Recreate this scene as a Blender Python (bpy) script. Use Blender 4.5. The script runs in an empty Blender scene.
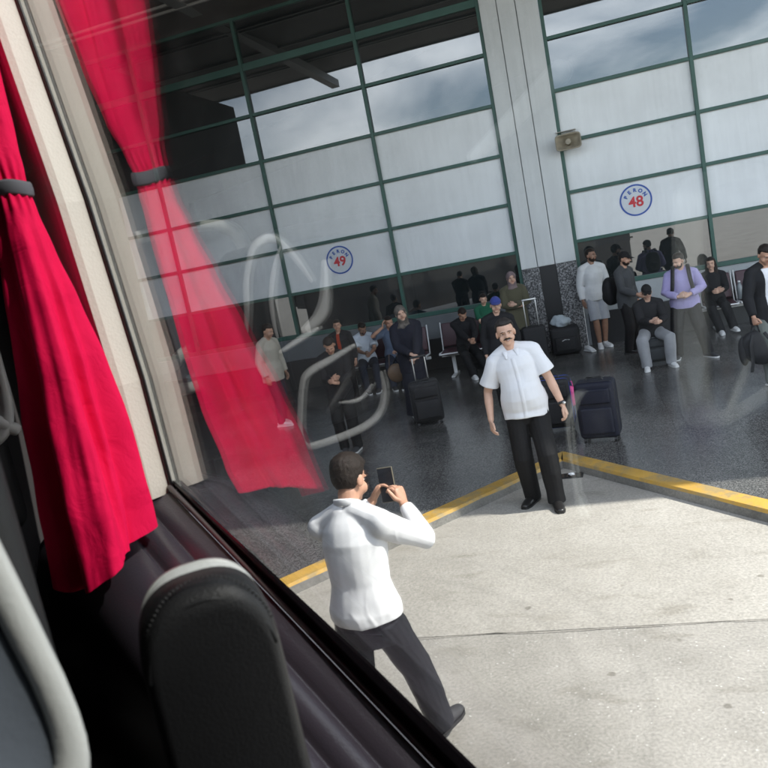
import bpy, bmesh, math, random
from math import sin, cos, pi, radians, sqrt, atan2
from mathutils import Vector, Matrix, Euler, noise
random.seed(7)
V = Vector
scene = bpy.context.scene
COL = scene.collection

# ------------------------------------------------------------------ helpers
def lin(r, g, b):
    f = lambda c: ((c/255)/12.92 if c/255 <= .04045 else (((c/255)+.055)/1.055)**2.4)
    return (f(r), f(g), f(b), 1)

def mat(name, color, rough=.6, bump=0, scale=40, spec=.5, metallic=0, var=0, vscale=3, sheen=0, ior=None, coat=0, streak=0):
    m = bpy.data.materials.new(name); m.use_nodes = True
    nt = m.node_tree; N = nt.nodes; Lk = nt.links
    b = N['Principled BSDF']
    b.inputs['Base Color'].default_value = color if len(color) == 4 else (*color, 1)
    b.inputs['Roughness'].default_value = rough
    b.inputs['Metallic'].default_value = metallic
    b.inputs['Specular IOR Level'].default_value = spec
    if ior: b.inputs['IOR'].default_value = ior
    if sheen: b.inputs['Sheen Weight'].default_value = sheen
    if coat: b.inputs['Coat Weight'].default_value = coat
    tc = N.new('ShaderNodeTexCoord')
    if var:
        n = N.new('ShaderNodeTexNoise'); n.inputs['Scale'].default_value = vscale; n.inputs['Detail'].default_value = 6
        Lk.new(tc.outputs['Object'], n.inputs['Vector'])
        mr = N.new('ShaderNodeMapRange'); mr.inputs[1].default_value = .3; mr.inputs[2].default_value = .7
        mr.inputs[3].default_value = 1-var; mr.inputs[4].default_value = 1+var
        Lk.new(n.outputs['Fac'], mr.inputs[0])
        mx = N.new('ShaderNodeMix'); mx.data_type = 'RGBA'; mx.blend_type = 'MULTIPLY'; mx.inputs[0].default_value = 1
        mx.inputs[6].default_value = b.inputs['Base Color'].default_value
        Lk.new(mr.outputs[0], mx.inputs[7]); Lk.new(mx.outputs[2], b.inputs['Base Color'])
    if streak:      # rain streaks and dust running down the face
        mp_ = N.new('ShaderNodeMapping'); mp_.inputs['Scale'].default_value = (7, 7, .45); Lk.new(tc.outputs['Object'], mp_.inputs[0])
        ns = N.new('ShaderNodeTexNoise'); ns.inputs['Scale'].default_value = 1.6; ns.inputs['Detail'].default_value = 6; ns.inputs['Roughness'].default_value = .65; Lk.new(mp_.outputs[0], ns.inputs['Vector'])
        ms = N.new('ShaderNodeMapRange'); ms.inputs[1].default_value = .35; ms.inputs[2].default_value = .75; ms.inputs[3].default_value = 1.03; ms.inputs[4].default_value = 1-streak; Lk.new(ns.outputs['Fac'], ms.inputs[0])
        mz = N.new('ShaderNodeMix'); mz.data_type = 'RGBA'; mz.blend_type = 'MULTIPLY'; mz.inputs[0].default_value = 1
        if b.inputs['Base Color'].is_linked: Lk.new(b.inputs['Base Color'].links[0].from_socket, mz.inputs[6])
        else: mz.inputs[6].default_value = b.inputs['Base Color'].default_value
        Lk.new(ms.outputs[0], mz.inputs[7]); Lk.new(mz.outputs[2], b.inputs['Base Color'])
    if bump:
        n2 = N.new('ShaderNodeTexNoise'); n2.inputs['Scale'].default_value = scale; n2.inputs['Detail'].default_value = 4
        Lk.new(tc.outputs['Object'], n2.inputs['Vector'])
        bp = N.new('ShaderNodeBump'); bp.inputs['Strength'].default_value = bump; bp.inputs['Distance'].default_value = .01
        Lk.new(n2.outputs['Fac'], bp.inputs['Height']); Lk.new(bp.outputs[0], b.inputs['Normal'])
    return m

def obj(name, me, mats=None, parent=None, loc=None):
    if isinstance(me, bmesh.types.BMesh):
        d = bpy.data.meshes.new(name); me.normal_update(); me.to_mesh(d); me.free(); me = d
    o = bpy.data.objects.new(name, me); COL.objects.link(o)
    if mats:
        for m in (mats if isinstance(mats, (list, tuple)) else [mats]): me.materials.append(m)
    if parent: o.parent = parent
    if loc: o.location = loc
    return o

def thing(name, label, cat, loc=(0, 0, 0), rotz=0, group=None):
    o = bpy.data.objects.new(name, None); COL.objects.link(o)
    o.location = loc; o.rotation_euler = (0, 0, rotz); o['label'] = label; o['category'] = cat
    if group: o['group'] = group
    o.empty_display_size = .2
    return o

def tag(o, label, cat, group=None, kind=None):
    o['label'] = label; o['category'] = cat
    if group: o['group'] = group
    if kind: o['kind'] = kind
    return o

def smooth(o):
    for p in o.data.polygons: p.use_smooth = True
    return o

def box(bm, c, s, bevel=0, seg=2, rot=None, mi=0):
    r = bmesh.ops.create_cube(bm, size=1)
    vs = r['verts']
    for v in vs: v.co = V((v.co.x*s[0], v.co.y*s[1], v.co.z*s[2]))
    fs = set(f for v in vs for f in v.link_faces)
    if bevel:
        es = list(set(e for v in vs for e in v.link_edges))
        q = bmesh.ops.bevel(bm, geom=es, offset=bevel, segments=seg, profile=.5, affect='EDGES')
        vs = list(set(vs) & set(bm.verts)) + q['verts']; vs = list(set(v for v in vs if v.is_valid))
        fs = set(f for v in vs for f in v.link_faces)
    for v in vs:
        if rot: v.co = rot @ v.co
        v.co += V(c)
    for f in fs: f.material_index = mi
    return vs

def ell(bm, c, r, rot=None, sub=3, mi=0):
    q = bmesh.ops.create_icosphere(bm, subdivisions=sub, radius=1)
    for v in q['verts']:
        p = V((v.co.x*r[0], v.co.y*r[1], v.co.z*r[2]))
        if rot: p = rot @ p
        v.co = p + V(c)
    for f in set(f for v in q['verts'] for f in v.link_faces): f.material_index = mi
    return q['verts']

def frame(t, side):
    t = t.normalized(); s = side - t*side.dot(t)
    if s.length < 1e-4: s = t.orthogonal()
    s.normalize(); return s, t.cross(s)

def sweep(bm, pts, rad, side=V((1, 0, 0)), n=14, caps='round', mi=0, off=None):
    """tube through pts, rad = list of r or (a,b): a along side, b across"""
    pts = [V(p) for p in pts]; rings = []
    rad = [(r, r) if not isinstance(r, (tuple, list)) else r for r in rad]
    P = list(pts); Rr = list(rad); T = []
    for i in range(len(P)):
        a = P[max(0, i-1)]; b = P[min(len(P)-1, i+1)]; T.append((b-a).normalized())
    if caps == 'round':
        for k in (0, -1):
            t = T[k]*(-1 if k == 0 else 1); r = Rr[k]; m = min(r)
            ex = [(P[k]+t*m*sin(q), (r[0]*cos(q), r[1]*cos(q)), T[k]) for q in (radians(35), radians(65))]
            if k == 0:
                P = [e[0] for e in ex[::-1]]+P; Rr = [e[1] for e in ex[::-1]]+Rr; T = [e[2] for e in ex[::-1]]+T
            else:
                P += [e[0] for e in ex]; Rr += [e[1] for e in ex]; T += [e[2] for e in ex]
    for p, r, t in zip(P, Rr, T):
        s, b = frame(t, side)
        rings.append([bm.verts.new(p + s*(r[0]*cos(2*pi*k/n)) + b*(r[1]*sin(2*pi*k/n))) for k in range(n)])
    fs = []
    for i in range(len(rings)-1):
        for k in range(n):
            fs.append(bm.faces.new((rings[i][k], rings[i][(k+1) % n], rings[i+1][(k+1) % n], rings[i+1][k])))
    fs.append(bm.faces.new(rings[0][::-1])); fs.append(bm.faces.new(rings[-1]))
    for f in fs: f.material_index = mi
    return rings

def remesh(bm, voxel, it=3):
    me = bpy.data.meshes.new('tmp'); bmesh.ops.recalc_face_normals(bm, faces=bm.faces); bm.to_mesh(me); bm.free()
    o = bpy.data.objects.new('tmp', me); COL.objects.link(o)
    m = o.modifiers.new('r', 'REMESH'); m.mode = 'VOXEL'; m.voxel_size = voxel; m.use_smooth_shade = True
    s = o.modifiers.new('s', 'SMOOTH'); s.factor = .5; s.iterations = it
    dg = bpy.context.evaluated_depsgraph_get()
    out = bpy.data.meshes.new_from_object(o.evaluated_get(dg))
    bpy.data.objects.remove(o); bpy.data.meshes.remove(me)
    b2 = bmesh.new(); b2.from_mesh(out); bpy.data.meshes.remove(out)
    for f in b2.faces: f.smooth = True
    return b2

def wrinkle(bm, amp, f=9, stretch=(1, 1, .55), seed=0):
    bm.normal_update()
    o = V((seed*3.1, seed*1.7, seed*.9))
    for v in bm.verts:
        q = V((v.co.x*stretch[0], v.co.y*stretch[1], v.co.z*stretch[2]))
        a = noise.noise(q*f+o); b = noise.noise(q*f*2.3+o)
        c_ = noise.noise(q*f*.55+o*2)
        r = a*.75 + b*.3*max(0, c_+.3) + .5*max(0, .12-abs(noise.noise(q*f*.8+o*1.3)))/.12*max(0, c_)
        v.co += v.normal*amp*r

def prism(bm, poly, ax, lo, hi, mi=0):
    """extrude polygon of 2-D points along axis ax (0,1,2)"""
    def mk(p, h):
        l = list(p); l.insert(ax, h); return V(l)
    A = [bm.verts.new(mk(p, lo)) for p in poly]; B = [bm.verts.new(mk(p, hi)) for p in poly]
    n = len(poly); fs = [bm.faces.new(A[::-1]), bm.faces.new(B)]
    for i in range(n): fs.append(bm.faces.new((A[i], A[(i+1) % n], B[(i+1) % n], B[i])))
    for f in fs: f.material_index = mi
    bmesh.ops.recalc_face_normals(bm, faces=fs)

# ------------------------------------------------------------------ materials
def node_mat(name):
    m = bpy.data.materials.new(name); m.use_nodes = True
    return m, m.node_tree.nodes, m.node_tree.links, m.node_tree.nodes['Principled BSDF']

def ramp(N, stops):
    r = N.new('ShaderNodeValToRGB'); e = r.color_ramp.elements
    while len(e) < len(stops): e.new(.5)
    for q, (p, c) in zip(e, stops): q.position = p; q.color = c if len(c) == 4 else (*c, 1)
    return r

def concrete(name, c0, c1, speck, rough):
    m, N, Lk, b = node_mat(name)
    tc = N.new('ShaderNodeTexCoord')
    n1 = N.new('ShaderNodeTexNoise'); n1.inputs['Scale'].default_value = 1.1; n1.inputs['Detail'].default_value = 9; n1.inputs['Roughness'].default_value = .65
    n2 = N.new('ShaderNodeTexNoise'); n2.inputs['Scale'].default_value = 55; n2.inputs['Detail'].default_value = 5
    Lk.new(tc.outputs['Object'], n1.inputs['Vector']); Lk.new(tc.outputs['Object'], n2.inputs['Vector'])
    r1 = ramp(N, [(.32, c0), (.66, c1)]); Lk.new(n1.outputs['Fac'], r1.inputs[0])
    r2 = ramp(N, [(.3, (.72, .72, .72)), (.7, (1.18, 1.18, 1.18))]); Lk.new(n2.outputs['Fac'], r2.inputs[0])
    mx = N.new('ShaderNodeMix'); mx.data_type = 'RGBA'; mx.blend_type = 'MULTIPLY'; mx.inputs[0].default_value = .8
    Lk.new(r1.outputs[0], mx.inputs[6]); Lk.new(r2.outputs[0], mx.inputs[7])
    # oil marks and tyre stains
    n3 = N.new('ShaderNodeTexNoise'); n3.inputs['Scale'].default_value = 2.3; n3.inputs['Detail'].default_value = 3; n3.inputs['Distortion'].default_value = .3
    mp = N.new('ShaderNodeMapping'); mp.inputs['Scale'].default_value = (1, 2.4, 1); mp.inputs['Location'].default_value = (3.3, 1.2, 0)
    Lk.new(tc.outputs['Object'], mp.inputs[0]); Lk.new(mp.outputs[0], n3.inputs['Vector'])
    r3 = ramp(N, [(.58, (1, 1, 1)), (.72, (.66, .64, .60))]); Lk.new(n3.outputs['Fac'], r3.inputs[0])
    m2 = N.new('ShaderNodeMix'); m2.data_type = 'RGBA'; m2.blend_type = 'MULTIPLY'; m2.inputs[0].default_value = .55
    Lk.new(mx.outputs[2], m2.inputs[6]); Lk.new(r3.outputs[0], m2.inputs[7])
    # aggregate specks
    v = N.new('ShaderNodeTexVoronoi'); v.inputs['Scale'].default_value = 26; v.inputs['Randomness'].default_value = 1
    Lk.new(tc.outputs['Object'], v.inputs['Vector'])
    rv = ramp(N, [(.09, (1, 1, 1)), (.18, (0, 0, 0))]); Lk.new(v.outputs['Distance'], rv.inputs[0])
    nv = N.new('ShaderNodeTexNoise'); nv.inputs['Scale'].default_value = 4; Lk.new(tc.outputs['Object'], nv.inputs['Vector'])
    rn = ramp(N, [(.46, (0, 0, 0)), (.60, (speck, speck, speck))]); Lk.new(nv.outputs['Fac'], rn.inputs[0])
    mm = N.new('ShaderNodeMath'); mm.operation = 'MULTIPLY'; Lk.new(rv.outputs[0], mm.inputs[0]); Lk.new(rn.outputs[0], mm.inputs[1])
    m3 = N.new('ShaderNodeMix'); m3.data_type = 'RGBA'; Lk.new(mm.outputs[0], m3.inputs[0])
    Lk.new(m2.outputs[2], m3.inputs[6]); m3.inputs[7].default_value = (.5, .49, .46, 1)
    # dark chips
    v2 = N.new('ShaderNodeTexVoronoi'); v2.inputs['Scale'].default_value = 2.6; Lk.new(tc.outputs['Object'], v2.inputs['Vector'])
    nd = N.new('ShaderNodeTexNoise'); nd.inputs['Scale'].default_value = 14; Lk.new(tc.outputs['Object'], nd.inputs['Vector'])
    ad = N.new('ShaderNodeMath'); ad.operation = 'MULTIPLY_ADD'; ad.inputs[1].default_value = .12
    Lk.new(nd.outputs['Fac'], ad.inputs[0]); Lk.new(v2.outputs['Distance'], ad.inputs[2])
    rc = ramp(N, [(.10, (.45, .43, .4)), (.125, (1, 1, 1))]); Lk.new(ad.outputs[0], rc.inputs[0])
    m4 = N.new('ShaderNodeMix'); m4.data_type = 'RGBA'; m4.blend_type = 'MULTIPLY'; m4.inputs[0].default_value = .7
    Lk.new(m3.outputs[2], m4.inputs[6]); Lk.new(rc.outputs[0], m4.inputs[7])
    # curved tyre scrub marks
    fin = m4.outputs[2]
    for cx_, cy_, rad_, wid_ in ((-.9, -10.6, 2.05, .05), (-.9, -10.6, 1.72, .07), (2.4, -12.6, 2.6, .09)):
        vd = N.new('ShaderNodeVectorMath'); vd.operation = 'DISTANCE'; vd.inputs[1].default_value = (cx_, cy_, 0); Lk.new(tc.outputs['Object'], vd.inputs[0])
        sb = N.new('ShaderNodeMath'); sb.operation = 'SUBTRACT'; sb.inputs[1].default_value = rad_; Lk.new(vd.outputs['Value'], sb.inputs[0])
        ab = N.new('ShaderNodeMath'); ab.operation = 'ABSOLUTE'; Lk.new(sb.outputs[0], ab.inputs[0])
        mr2 = N.new('ShaderNodeMapRange'); mr2.inputs[1].default_value = 0; mr2.inputs[2].default_value = wid_; mr2.inputs[3].default_value = .2; mr2.inputs[4].default_value = 0; Lk.new(ab.outputs[0], mr2.inputs[0])
        ml = N.new('ShaderNodeMath'); ml.operation = 'MULTIPLY'; Lk.new(mr2.outputs[0], ml.inputs[0]); Lk.new(n1.outputs['Fac'], ml.inputs[1])
        m5 = N.new('ShaderNodeMix'); m5.data_type = 'RGBA'; Lk.new(ml.outputs[0], m5.inputs[0]); Lk.new(fin, m5.inputs[6]); m5.inputs[7].default_value = (.07, .066, .06, 1); fin = m5.outputs[2]
    Lk.new(fin, b.inputs['Base Color'])
    b.inputs['Roughness'].default_value = rough
    bp = N.new('ShaderNodeBump'); bp.inputs['Strength'].default_value = .5; bp.inputs['Distance'].default_value = .006
    Lk.new(n2.outputs['Fac'], bp.inputs['Height']); Lk.new(bp.outputs[0], b.inputs['Normal'])
    return m

M_slab = concrete('smooth_concrete', (.29, .272, .240), (.365, .346, .312), .12, .75)
M_rough = concrete('rough_concrete', (.24, .226, .202), (.335, .317, .287), 1.0, .85)
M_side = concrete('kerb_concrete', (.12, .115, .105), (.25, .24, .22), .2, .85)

def terrazzo(name, dark, light, rough, joints, sc=95):
    m, N, Lk, b = node_mat(name)
    tc = N.new('ShaderNodeTexCoord')
    v = N.new('ShaderNodeTexNoise'); v.inputs['Scale'].default_value = sc; v.inputs['Detail'].default_value = 2; v.inputs['Roughness'].default_value = .8
    Lk.new(tc.outputs['Object'], v.inputs['Vector'])
    r = ramp(N, [(.42, dark), (.56, tuple((a+c)/2 for a, c in zip(dark, light))), (.66, light)]); Lk.new(v.outputs['Fac'], r.inputs[0])
    big = N.new('ShaderNodeTexNoise'); big.inputs['Scale'].default_value = .9; big.inputs['Detail'].default_value = 7; Lk.new(tc.outputs['Object'], big.inputs['Vector'])
    rb = ramp(N, [(.3, (.65, .65, .65)), (.7, (1.4, 1.38, 1.36))]); Lk.new(big.outputs['Fac'], rb.inputs[0])
    mx = N.new('ShaderNodeMix'); mx.data_type = 'RGBA'; mx.blend_type = 'MULTIPLY'; mx.inputs[0].default_value = 1
    Lk.new(r.outputs[0], mx.inputs[6]); Lk.new(rb.outputs[0], mx.inputs[7]); out = mx.outputs[2]
    if joints:
        bk = N.new('ShaderNodeTexBrick'); bk.offset = 0; bk.inputs['Scale'].default_value = 1; bk.inputs['Mortar Size'].default_value = .006
        bk.inputs['Brick Width'].default_value = .6; bk.inputs['Row Height'].default_value = .6
        bk.inputs['Color1'].default_value = (1, 1, 1, 1); bk.inputs['Color2'].default_value = (.93, .93, .93, 1); bk.inputs['Mortar'].default_value = (.75, .75, .75, 1)
        Lk.new(tc.outputs['Object'], bk.inputs['Vector'])
        m2 = N.new('ShaderNodeMix'); m2.data_type = 'RGBA'; m2.blend_type = 'MULTIPLY'; m2.inputs[0].default_value = 1
        Lk.new(out, m2.inputs[6]); Lk.new(bk.outputs['Color'], m2.inputs[7]); out = m2.outputs[2]
    Lk.new(out, b.inputs['Base Color'])
    rr = N.new('ShaderNodeMapRange'); rr.inputs[3].default_value = rough-.1; rr.inputs[4].default_value = rough+.15
    Lk.new(big.outputs['Fac'], rr.inputs[0]); Lk.new(rr.outputs[0], b.inputs['Roughness'])
    return m
M_plat = terrazzo('platform_terrazzo', (.034, .0335, .0325), (.22, .217, .21), .2, True)
M_gran = terrazzo('speckled_granite', (.03, .03, .033), (.42, .42, .43), .35, False, 42)

def worn_paint(name, paint, under):
    m, N, Lk, b = node_mat(name)
    tc = N.new('ShaderNodeTexCoord')
    n = N.new('ShaderNodeTexNoise'); n.inputs['Scale'].default_value = 5; n.inputs['Detail'].default_value = 8; n.inputs['Roughness'].default_value = .7
    Lk.new(tc.outputs['Object'], n.inputs['Vector'])
    r = ramp(N, [(.42, (0, 0, 0)), (.56, (1, 1, 1))]); Lk.new(n.outputs['Fac'], r.inputs[0])
    n2 = N.new('ShaderNodeTexNoise'); n2.inputs['Scale'].default_value = 2; n2.inputs['Detail'].default_value = 5; Lk.new(tc.outputs['Object'], n2.inputs['Vector'])
    r2 = ramp(N, [(.3, tuple(c*.65 for c in paint)), (.65, paint)]); Lk.new(n2.outputs['Fac'], r2.inputs[0])
    mx = N.new('ShaderNodeMix'); mx.data_type = 'RGBA'; Lk.new(r.outputs[0], mx.inputs[0]); mx.inputs[6].default_value = (*under, 1)
    Lk.new(r2.outputs[0], mx.inputs[7]); Lk.new(mx.outputs[2], b.inputs['Base Color']); b.inputs['Roughness'].default_value = .6
    return m
M_yellow = worn_paint('yellow_kerb_paint', (.56, .33, .06), (.30, .22, .10))

M_green = mat('green_frame_paint', lin(50, 88, 78), .45, var=.12)
M_dkgreen = mat('dark_green_paint', lin(28, 66, 40), .5, var=.1)
M_frost = mat('frosted_panel', (.76, .775, .785), .35, var=.06, vscale=1.6, streak=.06)
M_col = mat('column_panel', (.64, .655, .655), .5, var=.06, vscale=2, streak=.09)
M_groove = mat('panel_joint', (.22, .23, .23), .7)
M_blk = mat('black_stone_and_shade', (.018, .018, .02), .4)
M_wall = mat('plinth_wall', (.36, .38, .39), .6, var=.08)
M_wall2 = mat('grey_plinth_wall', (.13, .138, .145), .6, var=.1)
M_soffit = mat('soffit_panel', (.125, .115, .108), .7, var=.25, vscale=1.5)
M_strip = mat('soffit_strip', (.42, .41, .39), .6)
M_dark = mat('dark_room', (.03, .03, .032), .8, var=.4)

def facade_glass():
    m, N, Lk, b = node_mat('facade_glass')
    b.inputs['Base Color'].default_value = (.014, .018, .019, 1); b.inputs['Roughness'].default_value = .015
    b.inputs['IOR'].default_value = 2.5; b.inputs['Specular IOR Level'].default_value = .5
    tc = N.new('ShaderNodeTexCoord'); n = N.new('ShaderNodeTexNoise'); n.inputs['Scale'].default_value = .5; n.inputs['Detail'].default_value = 1
    Lk.new(tc.outputs['Object'], n.inputs['Vector']); bp = N.new('ShaderNodeBump'); bp.inputs['Strength'].default_value = .035; bp.inputs['Distance'].default_value = .1
    Lk.new(n.outputs['Fac'], bp.inputs['Height']); Lk.new(bp.outputs[0], b.inputs['Normal'])
    return m
M_glass = facade_glass()

def bus_glass():
    m = bpy.data.materials.new('bus_window_glass'); m.use_nodes = True; N = m.node_tree.nodes; Lk = m.node_tree.links
    N.remove(N['Principled BSDF']); out = N['Material Output']
    t = N.new('ShaderNodeBsdfTransparent'); t.inputs[0].default_value = (.97, .985, .98, 1)
    g = N.new('ShaderNodeBsdfGlossy'); g.inputs['Roughness'].default_value = 0; g.inputs['Color'].default_value = (1, 1, 1, 1)
    # coated double pane: little reflection face on, strong reflection towards grazing angles, alike on both faces
    f = N.new('ShaderNodeLayerWeight'); f.inputs['Blend'].default_value = .5
    pw = N.new('ShaderNodeMath'); pw.operation = 'POWER'; pw.inputs[1].default_value = 1.6; Lk.new(f.outputs['Facing'], pw.inputs[0])
    ma = N.new('ShaderNodeMath'); ma.operation = 'MULTIPLY_ADD'; ma.inputs[1].default_value = .95; ma.inputs[2].default_value = .02; Lk.new(pw.outputs[0], ma.inputs[0])
    mx = N.new('ShaderNodeMixShader'); Lk.new(ma.outputs[0], mx.inputs[0]); Lk.new(t.outputs[0], mx.inputs[1]); Lk.new(g.outputs[0], mx.inputs[2])
    # dust and wiped smears on the pane
    d = N.new('ShaderNodeBsdfDiffuse'); d.inputs[0].default_value = (.8, .8, .8, 1)
    tc = N.new('ShaderNodeTexCoord')
    n1 = N.new('ShaderNodeTexNoise'); n1.inputs['Scale'].default_value = 6; n1.inputs['Detail'].default_value = 5; n1.inputs['Distortion'].default_value = 2.2
    Lk.new(tc.outputs['Object'], n1.inputs['Vector'])
    r1 = ramp(N, [(.42, (.006, .006, .006)), (.74, (.048, .048, .048))]); Lk.new(n1.outputs['Fac'], r1.inputs[0])
    n2 = N.new('ShaderNodeTexNoise'); n2.inputs['Scale'].default_value = 420; n2.inputs['Detail'].default_value = 1; Lk.new(tc.outputs['Object'], n2.inputs['Vector'])
    r2 = ramp(N, [(.60, (.6, .6, .6)), (.75, (2.2, 2.2, 2.2))]); Lk.new(n2.outputs['Fac'], r2.inputs[0])
    mu = N.new('ShaderNodeMath'); mu.operation = 'MULTIPLY'; Lk.new(r1.outputs[0], mu.inputs[0]); Lk.new(r2.outputs[0], mu.inputs[1])
    m2 = N.new('ShaderNodeMixShader'); Lk.new(mu.outputs[0], m2.inputs[0]); Lk.new(mx.outputs[0], m2.inputs[1]); Lk.new(d.outputs[0], m2.inputs[2])
    Lk.new(m2.outputs[0], out.inputs['Surface'])
    return m
M_bglass = bus_glass()

def fabric(name, c, weave=900, sheen=0):
    m, N, Lk, b = node_mat(name)
    b.inputs['Base Color'].default_value = (*c, 1); b.inputs['Roughness'].default_value = .8; b.inputs['Sheen Weight'].default_value = sheen
    tc = N.new('ShaderNodeTexCoord'); w = N.new('ShaderNodeTexWave'); w.inputs['Scale'].default_value = weave/2; w.bands_direction = 'DIAGONAL'; w.inputs['Distortion'].default_value = .4
    Lk.new(tc.outputs['Object'], w.inputs['Vector']); bp = N.new('ShaderNodeBump'); bp.inputs['Strength'].default_value = .15; bp.inputs['Distance'].default_value = .001
    cn_ = N.new('ShaderNodeTexNoise'); cn_.inputs['Scale'].default_value = 22; cn_.inputs['Detail'].default_value = 5; cn_.inputs['Distortion'].default_value = .8; Lk.new(tc.outputs['Object'], cn_.inputs['Vector'])
    b2_ = N.new('ShaderNodeBump'); b2_.inputs['Strength'].default_value = .35; b2_.inputs['Distance'].default_value = .012; Lk.new(cn_.outputs['Fac'], b2_.inputs['Height'])
    b.inputs['Specular IOR Level'].default_value = .2
    Lk.new(w.outputs['Fac'], bp.inputs['Height']); Lk.new(b2_.outputs[0], bp.inputs['Normal']); Lk.new(bp.outputs[0], b.inputs['Normal'])
    return m
M_curtain = fabric('red_curtain_cloth', (.74, .001, .065))
M_grey_tie = mat('grey_tie_band', (.10, .10, .115), .8)
M_pillar = mat('beige_pillar_trim', (.74, .69, .61), .55, bump=.1, scale=220)
M_rubber = mat('black_rubber', (.012, .011, .012), .35)
M_frit = mat('black_glass_edge', (.012, .01, .012), .12, spec=.6)
M_ledge = mat('purple_grey_trim', (.045, .038, .049), .3, bump=.05, scale=300)
M_busdark = mat('bus_interior_dark', (.012, .011, .012), .85)
M_bushull = mat('bus_paint', (.03, .03, .035), .25, coat=.5)
M_leather = mat('black_leather', (.013, .013, .014), .5, spec=.3, bump=.12, scale=420)
M_stitch = mat('grey_stitching', (.055, .055, .055), .7)
M_shell = mat('pale_seat_plastic', (.55, .56, .54), .35, bump=.08, scale=250)
M_inset = mat('blue_grey_seat_inset', (.14, .16, .19), .4, bump=.05, scale=200)
M_chrome = mat('brushed_metal', (.6, .6, .6), .3, metallic=1)
M_white = mat('white_paint', (.72, .72, .72), .45)
M_maroon = mat('maroon_vinyl', (.055, .016, .024), .45)
M_black = mat('black_plastic', (.015, .015, .016), .45)
M_lblue = mat('sign_blue', lin(48, 84, 165), .5)
M_red = mat('sign_red', lin(200, 45, 55), .5)
M_signw = mat('sign_white', (.62, .65, .68), .45)
M_sole_w = mat('white_sole', (.7, .7, .7), .6)

# ------------------------------------------------------------------ camera
CAM = V((1.1475, -14.2724, 2.4776))
R = V((.95217787, .23853257, -.19094375)); U = V((.14089685, .21173678, .96711717)); F = V((-.27111876, .94777094, -.16800259))
cd = bpy.data.cameras.new('camera'); cam = bpy.data.objects.new('camera', cd); COL.objects.link(cam)
m3 = Matrix((R, U, -F)).transposed()
cam.matrix_world = Matrix.Translation(CAM) @ m3.to_4x4()
cd.sensor_width = 36; cd.lens = 36*770/768; cd.clip_start = .02; cd.clip_end = 3000
cd.dof.use_dof = True; cd.dof.focus_distance = 4.6; cd.dof.aperture_fstop = 36/3.0
scene.camera = cam

# ------------------------------------------------------------------ light
SUN = V((.68, -.05, .73)).normalized()
el = math.asin(SUN.z); az = atan2(SUN.x, SUN.y)
w = bpy.data.worlds.new('World'); scene.world = w; w.use_nodes = True
N = w.node_tree.nodes; Lk = w.node_tree.links
bg = N['Background']; bg.inputs[1].default_value = .15
sky = N.new('ShaderNodeTexSky'); sky.sky_type = 'NISHITA'; sky.sun_disc = False; sky.sun_elevation = el; sky.sun_rotation = az
tc = N.new('ShaderNodeTexCoord'); mp = N.new('ShaderNodeMapping'); mp.inputs['Scale'].default_value = (1, 1, 2.2); mp.inputs['Location'].default_value = (.4, .2, .1)
Lk.new(tc.outputs['Generated'], mp.inputs[0])
cn = N.new('ShaderNodeTexNoise'); cn.inputs['Scale'].default_value = 3.2; cn.inputs['Detail'].default_value = 8; cn.inputs['Roughness'].default_value = .55; cn.inputs['Distortion'].default_value = .4
Lk.new(mp.outputs[0], cn.inputs['Vector'])
cr = ramp(N, [(.40, (.04, .04, .04)), (.68, (.72, .72, .72))]); Lk.new(cn.outputs['Fac'], cr.inputs[0])
cm = N.new('ShaderNodeMix'); cm.data_type = 'RGBA'; Lk.new(cr.outputs[0], cm.inputs[0]); Lk.new(sky.outputs[0], cm.inputs[6]); cm.inputs[7].default_value = (17, 17.6, 18.6, 1)
Lk.new(cm.outputs[2], bg.inputs[0])
sd = bpy.data.lights.new('sun', 'SUN'); sd.energy = 4.4; sd.angle = radians(.53); sd.color = (1, .95, .88)
so = bpy.data.objects.new('sun', sd); COL.objects.link(so); so.rotation_euler = SUN.to_track_quat('Z', 'Y').to_euler(); so.location = (10, -10, 30)

vs = scene.view_settings; vs.view_transform = 'Standard'; vs.look = 'None'; vs.gamma = 1; vs.use_curve_mapping = False; vs.exposure = 1.2
scene.cycles.max_bounces = 10; scene.cycles.transparent_max_bounces = 16; scene.cycles.use_denoising = True
scene.cycles.caustics_reflective = False; scene.cycles.caustics_refractive = False

# ------------------------------------------------------------------ ground
def structure(name, bm, m):
    o = obj(name, bm, m); o['kind'] = 'structure'; return o
bm = bmesh.new(); bmesh.ops.create_grid(bm, x_segments=1, y_segments=1, size=600); structure('road', bm, M_rough)
bm = bmesh.new()   # smoother slab beside the platform, ends at a cast joint
for x0, x1 in ((-16, 18),):
    prism(bm, [(x0, -9.83), (x1, -9.83), (x1, -4), (x0, -4)], 2, .0005, .005)
structure('pavement_slab', bm, M_slab)
bm = bmesh.new(); random.seed(3)    # dark cracked joint between the slabs
xs = [-16+i*.09 for i in range(378)]
ya = [-9.845+noise.noise(V((x*2.2, 0, 0)))*.02 + noise.noise(V((x*9, 1, 0)))*.012 for x in xs]
wd = [.002+.005*abs(noise.noise(V((x*5, 4, 0)))) for x in xs]
A = [bm.verts.new((x, y-q, .009)) for x, y, q in zip(xs, ya, wd)]; B = [bm.verts.new((x, y+q, .009)) for x, y, q in zip(xs, ya, wd)]
for i in range(len(xs)-1): bm.faces.new((A[i], A[i+1], B[i+1], B[i]))
structure('pavement_joint', bm, mat('joint_dirt', (.18, .166, .145), .9, var=.4, vscale=6))

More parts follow.
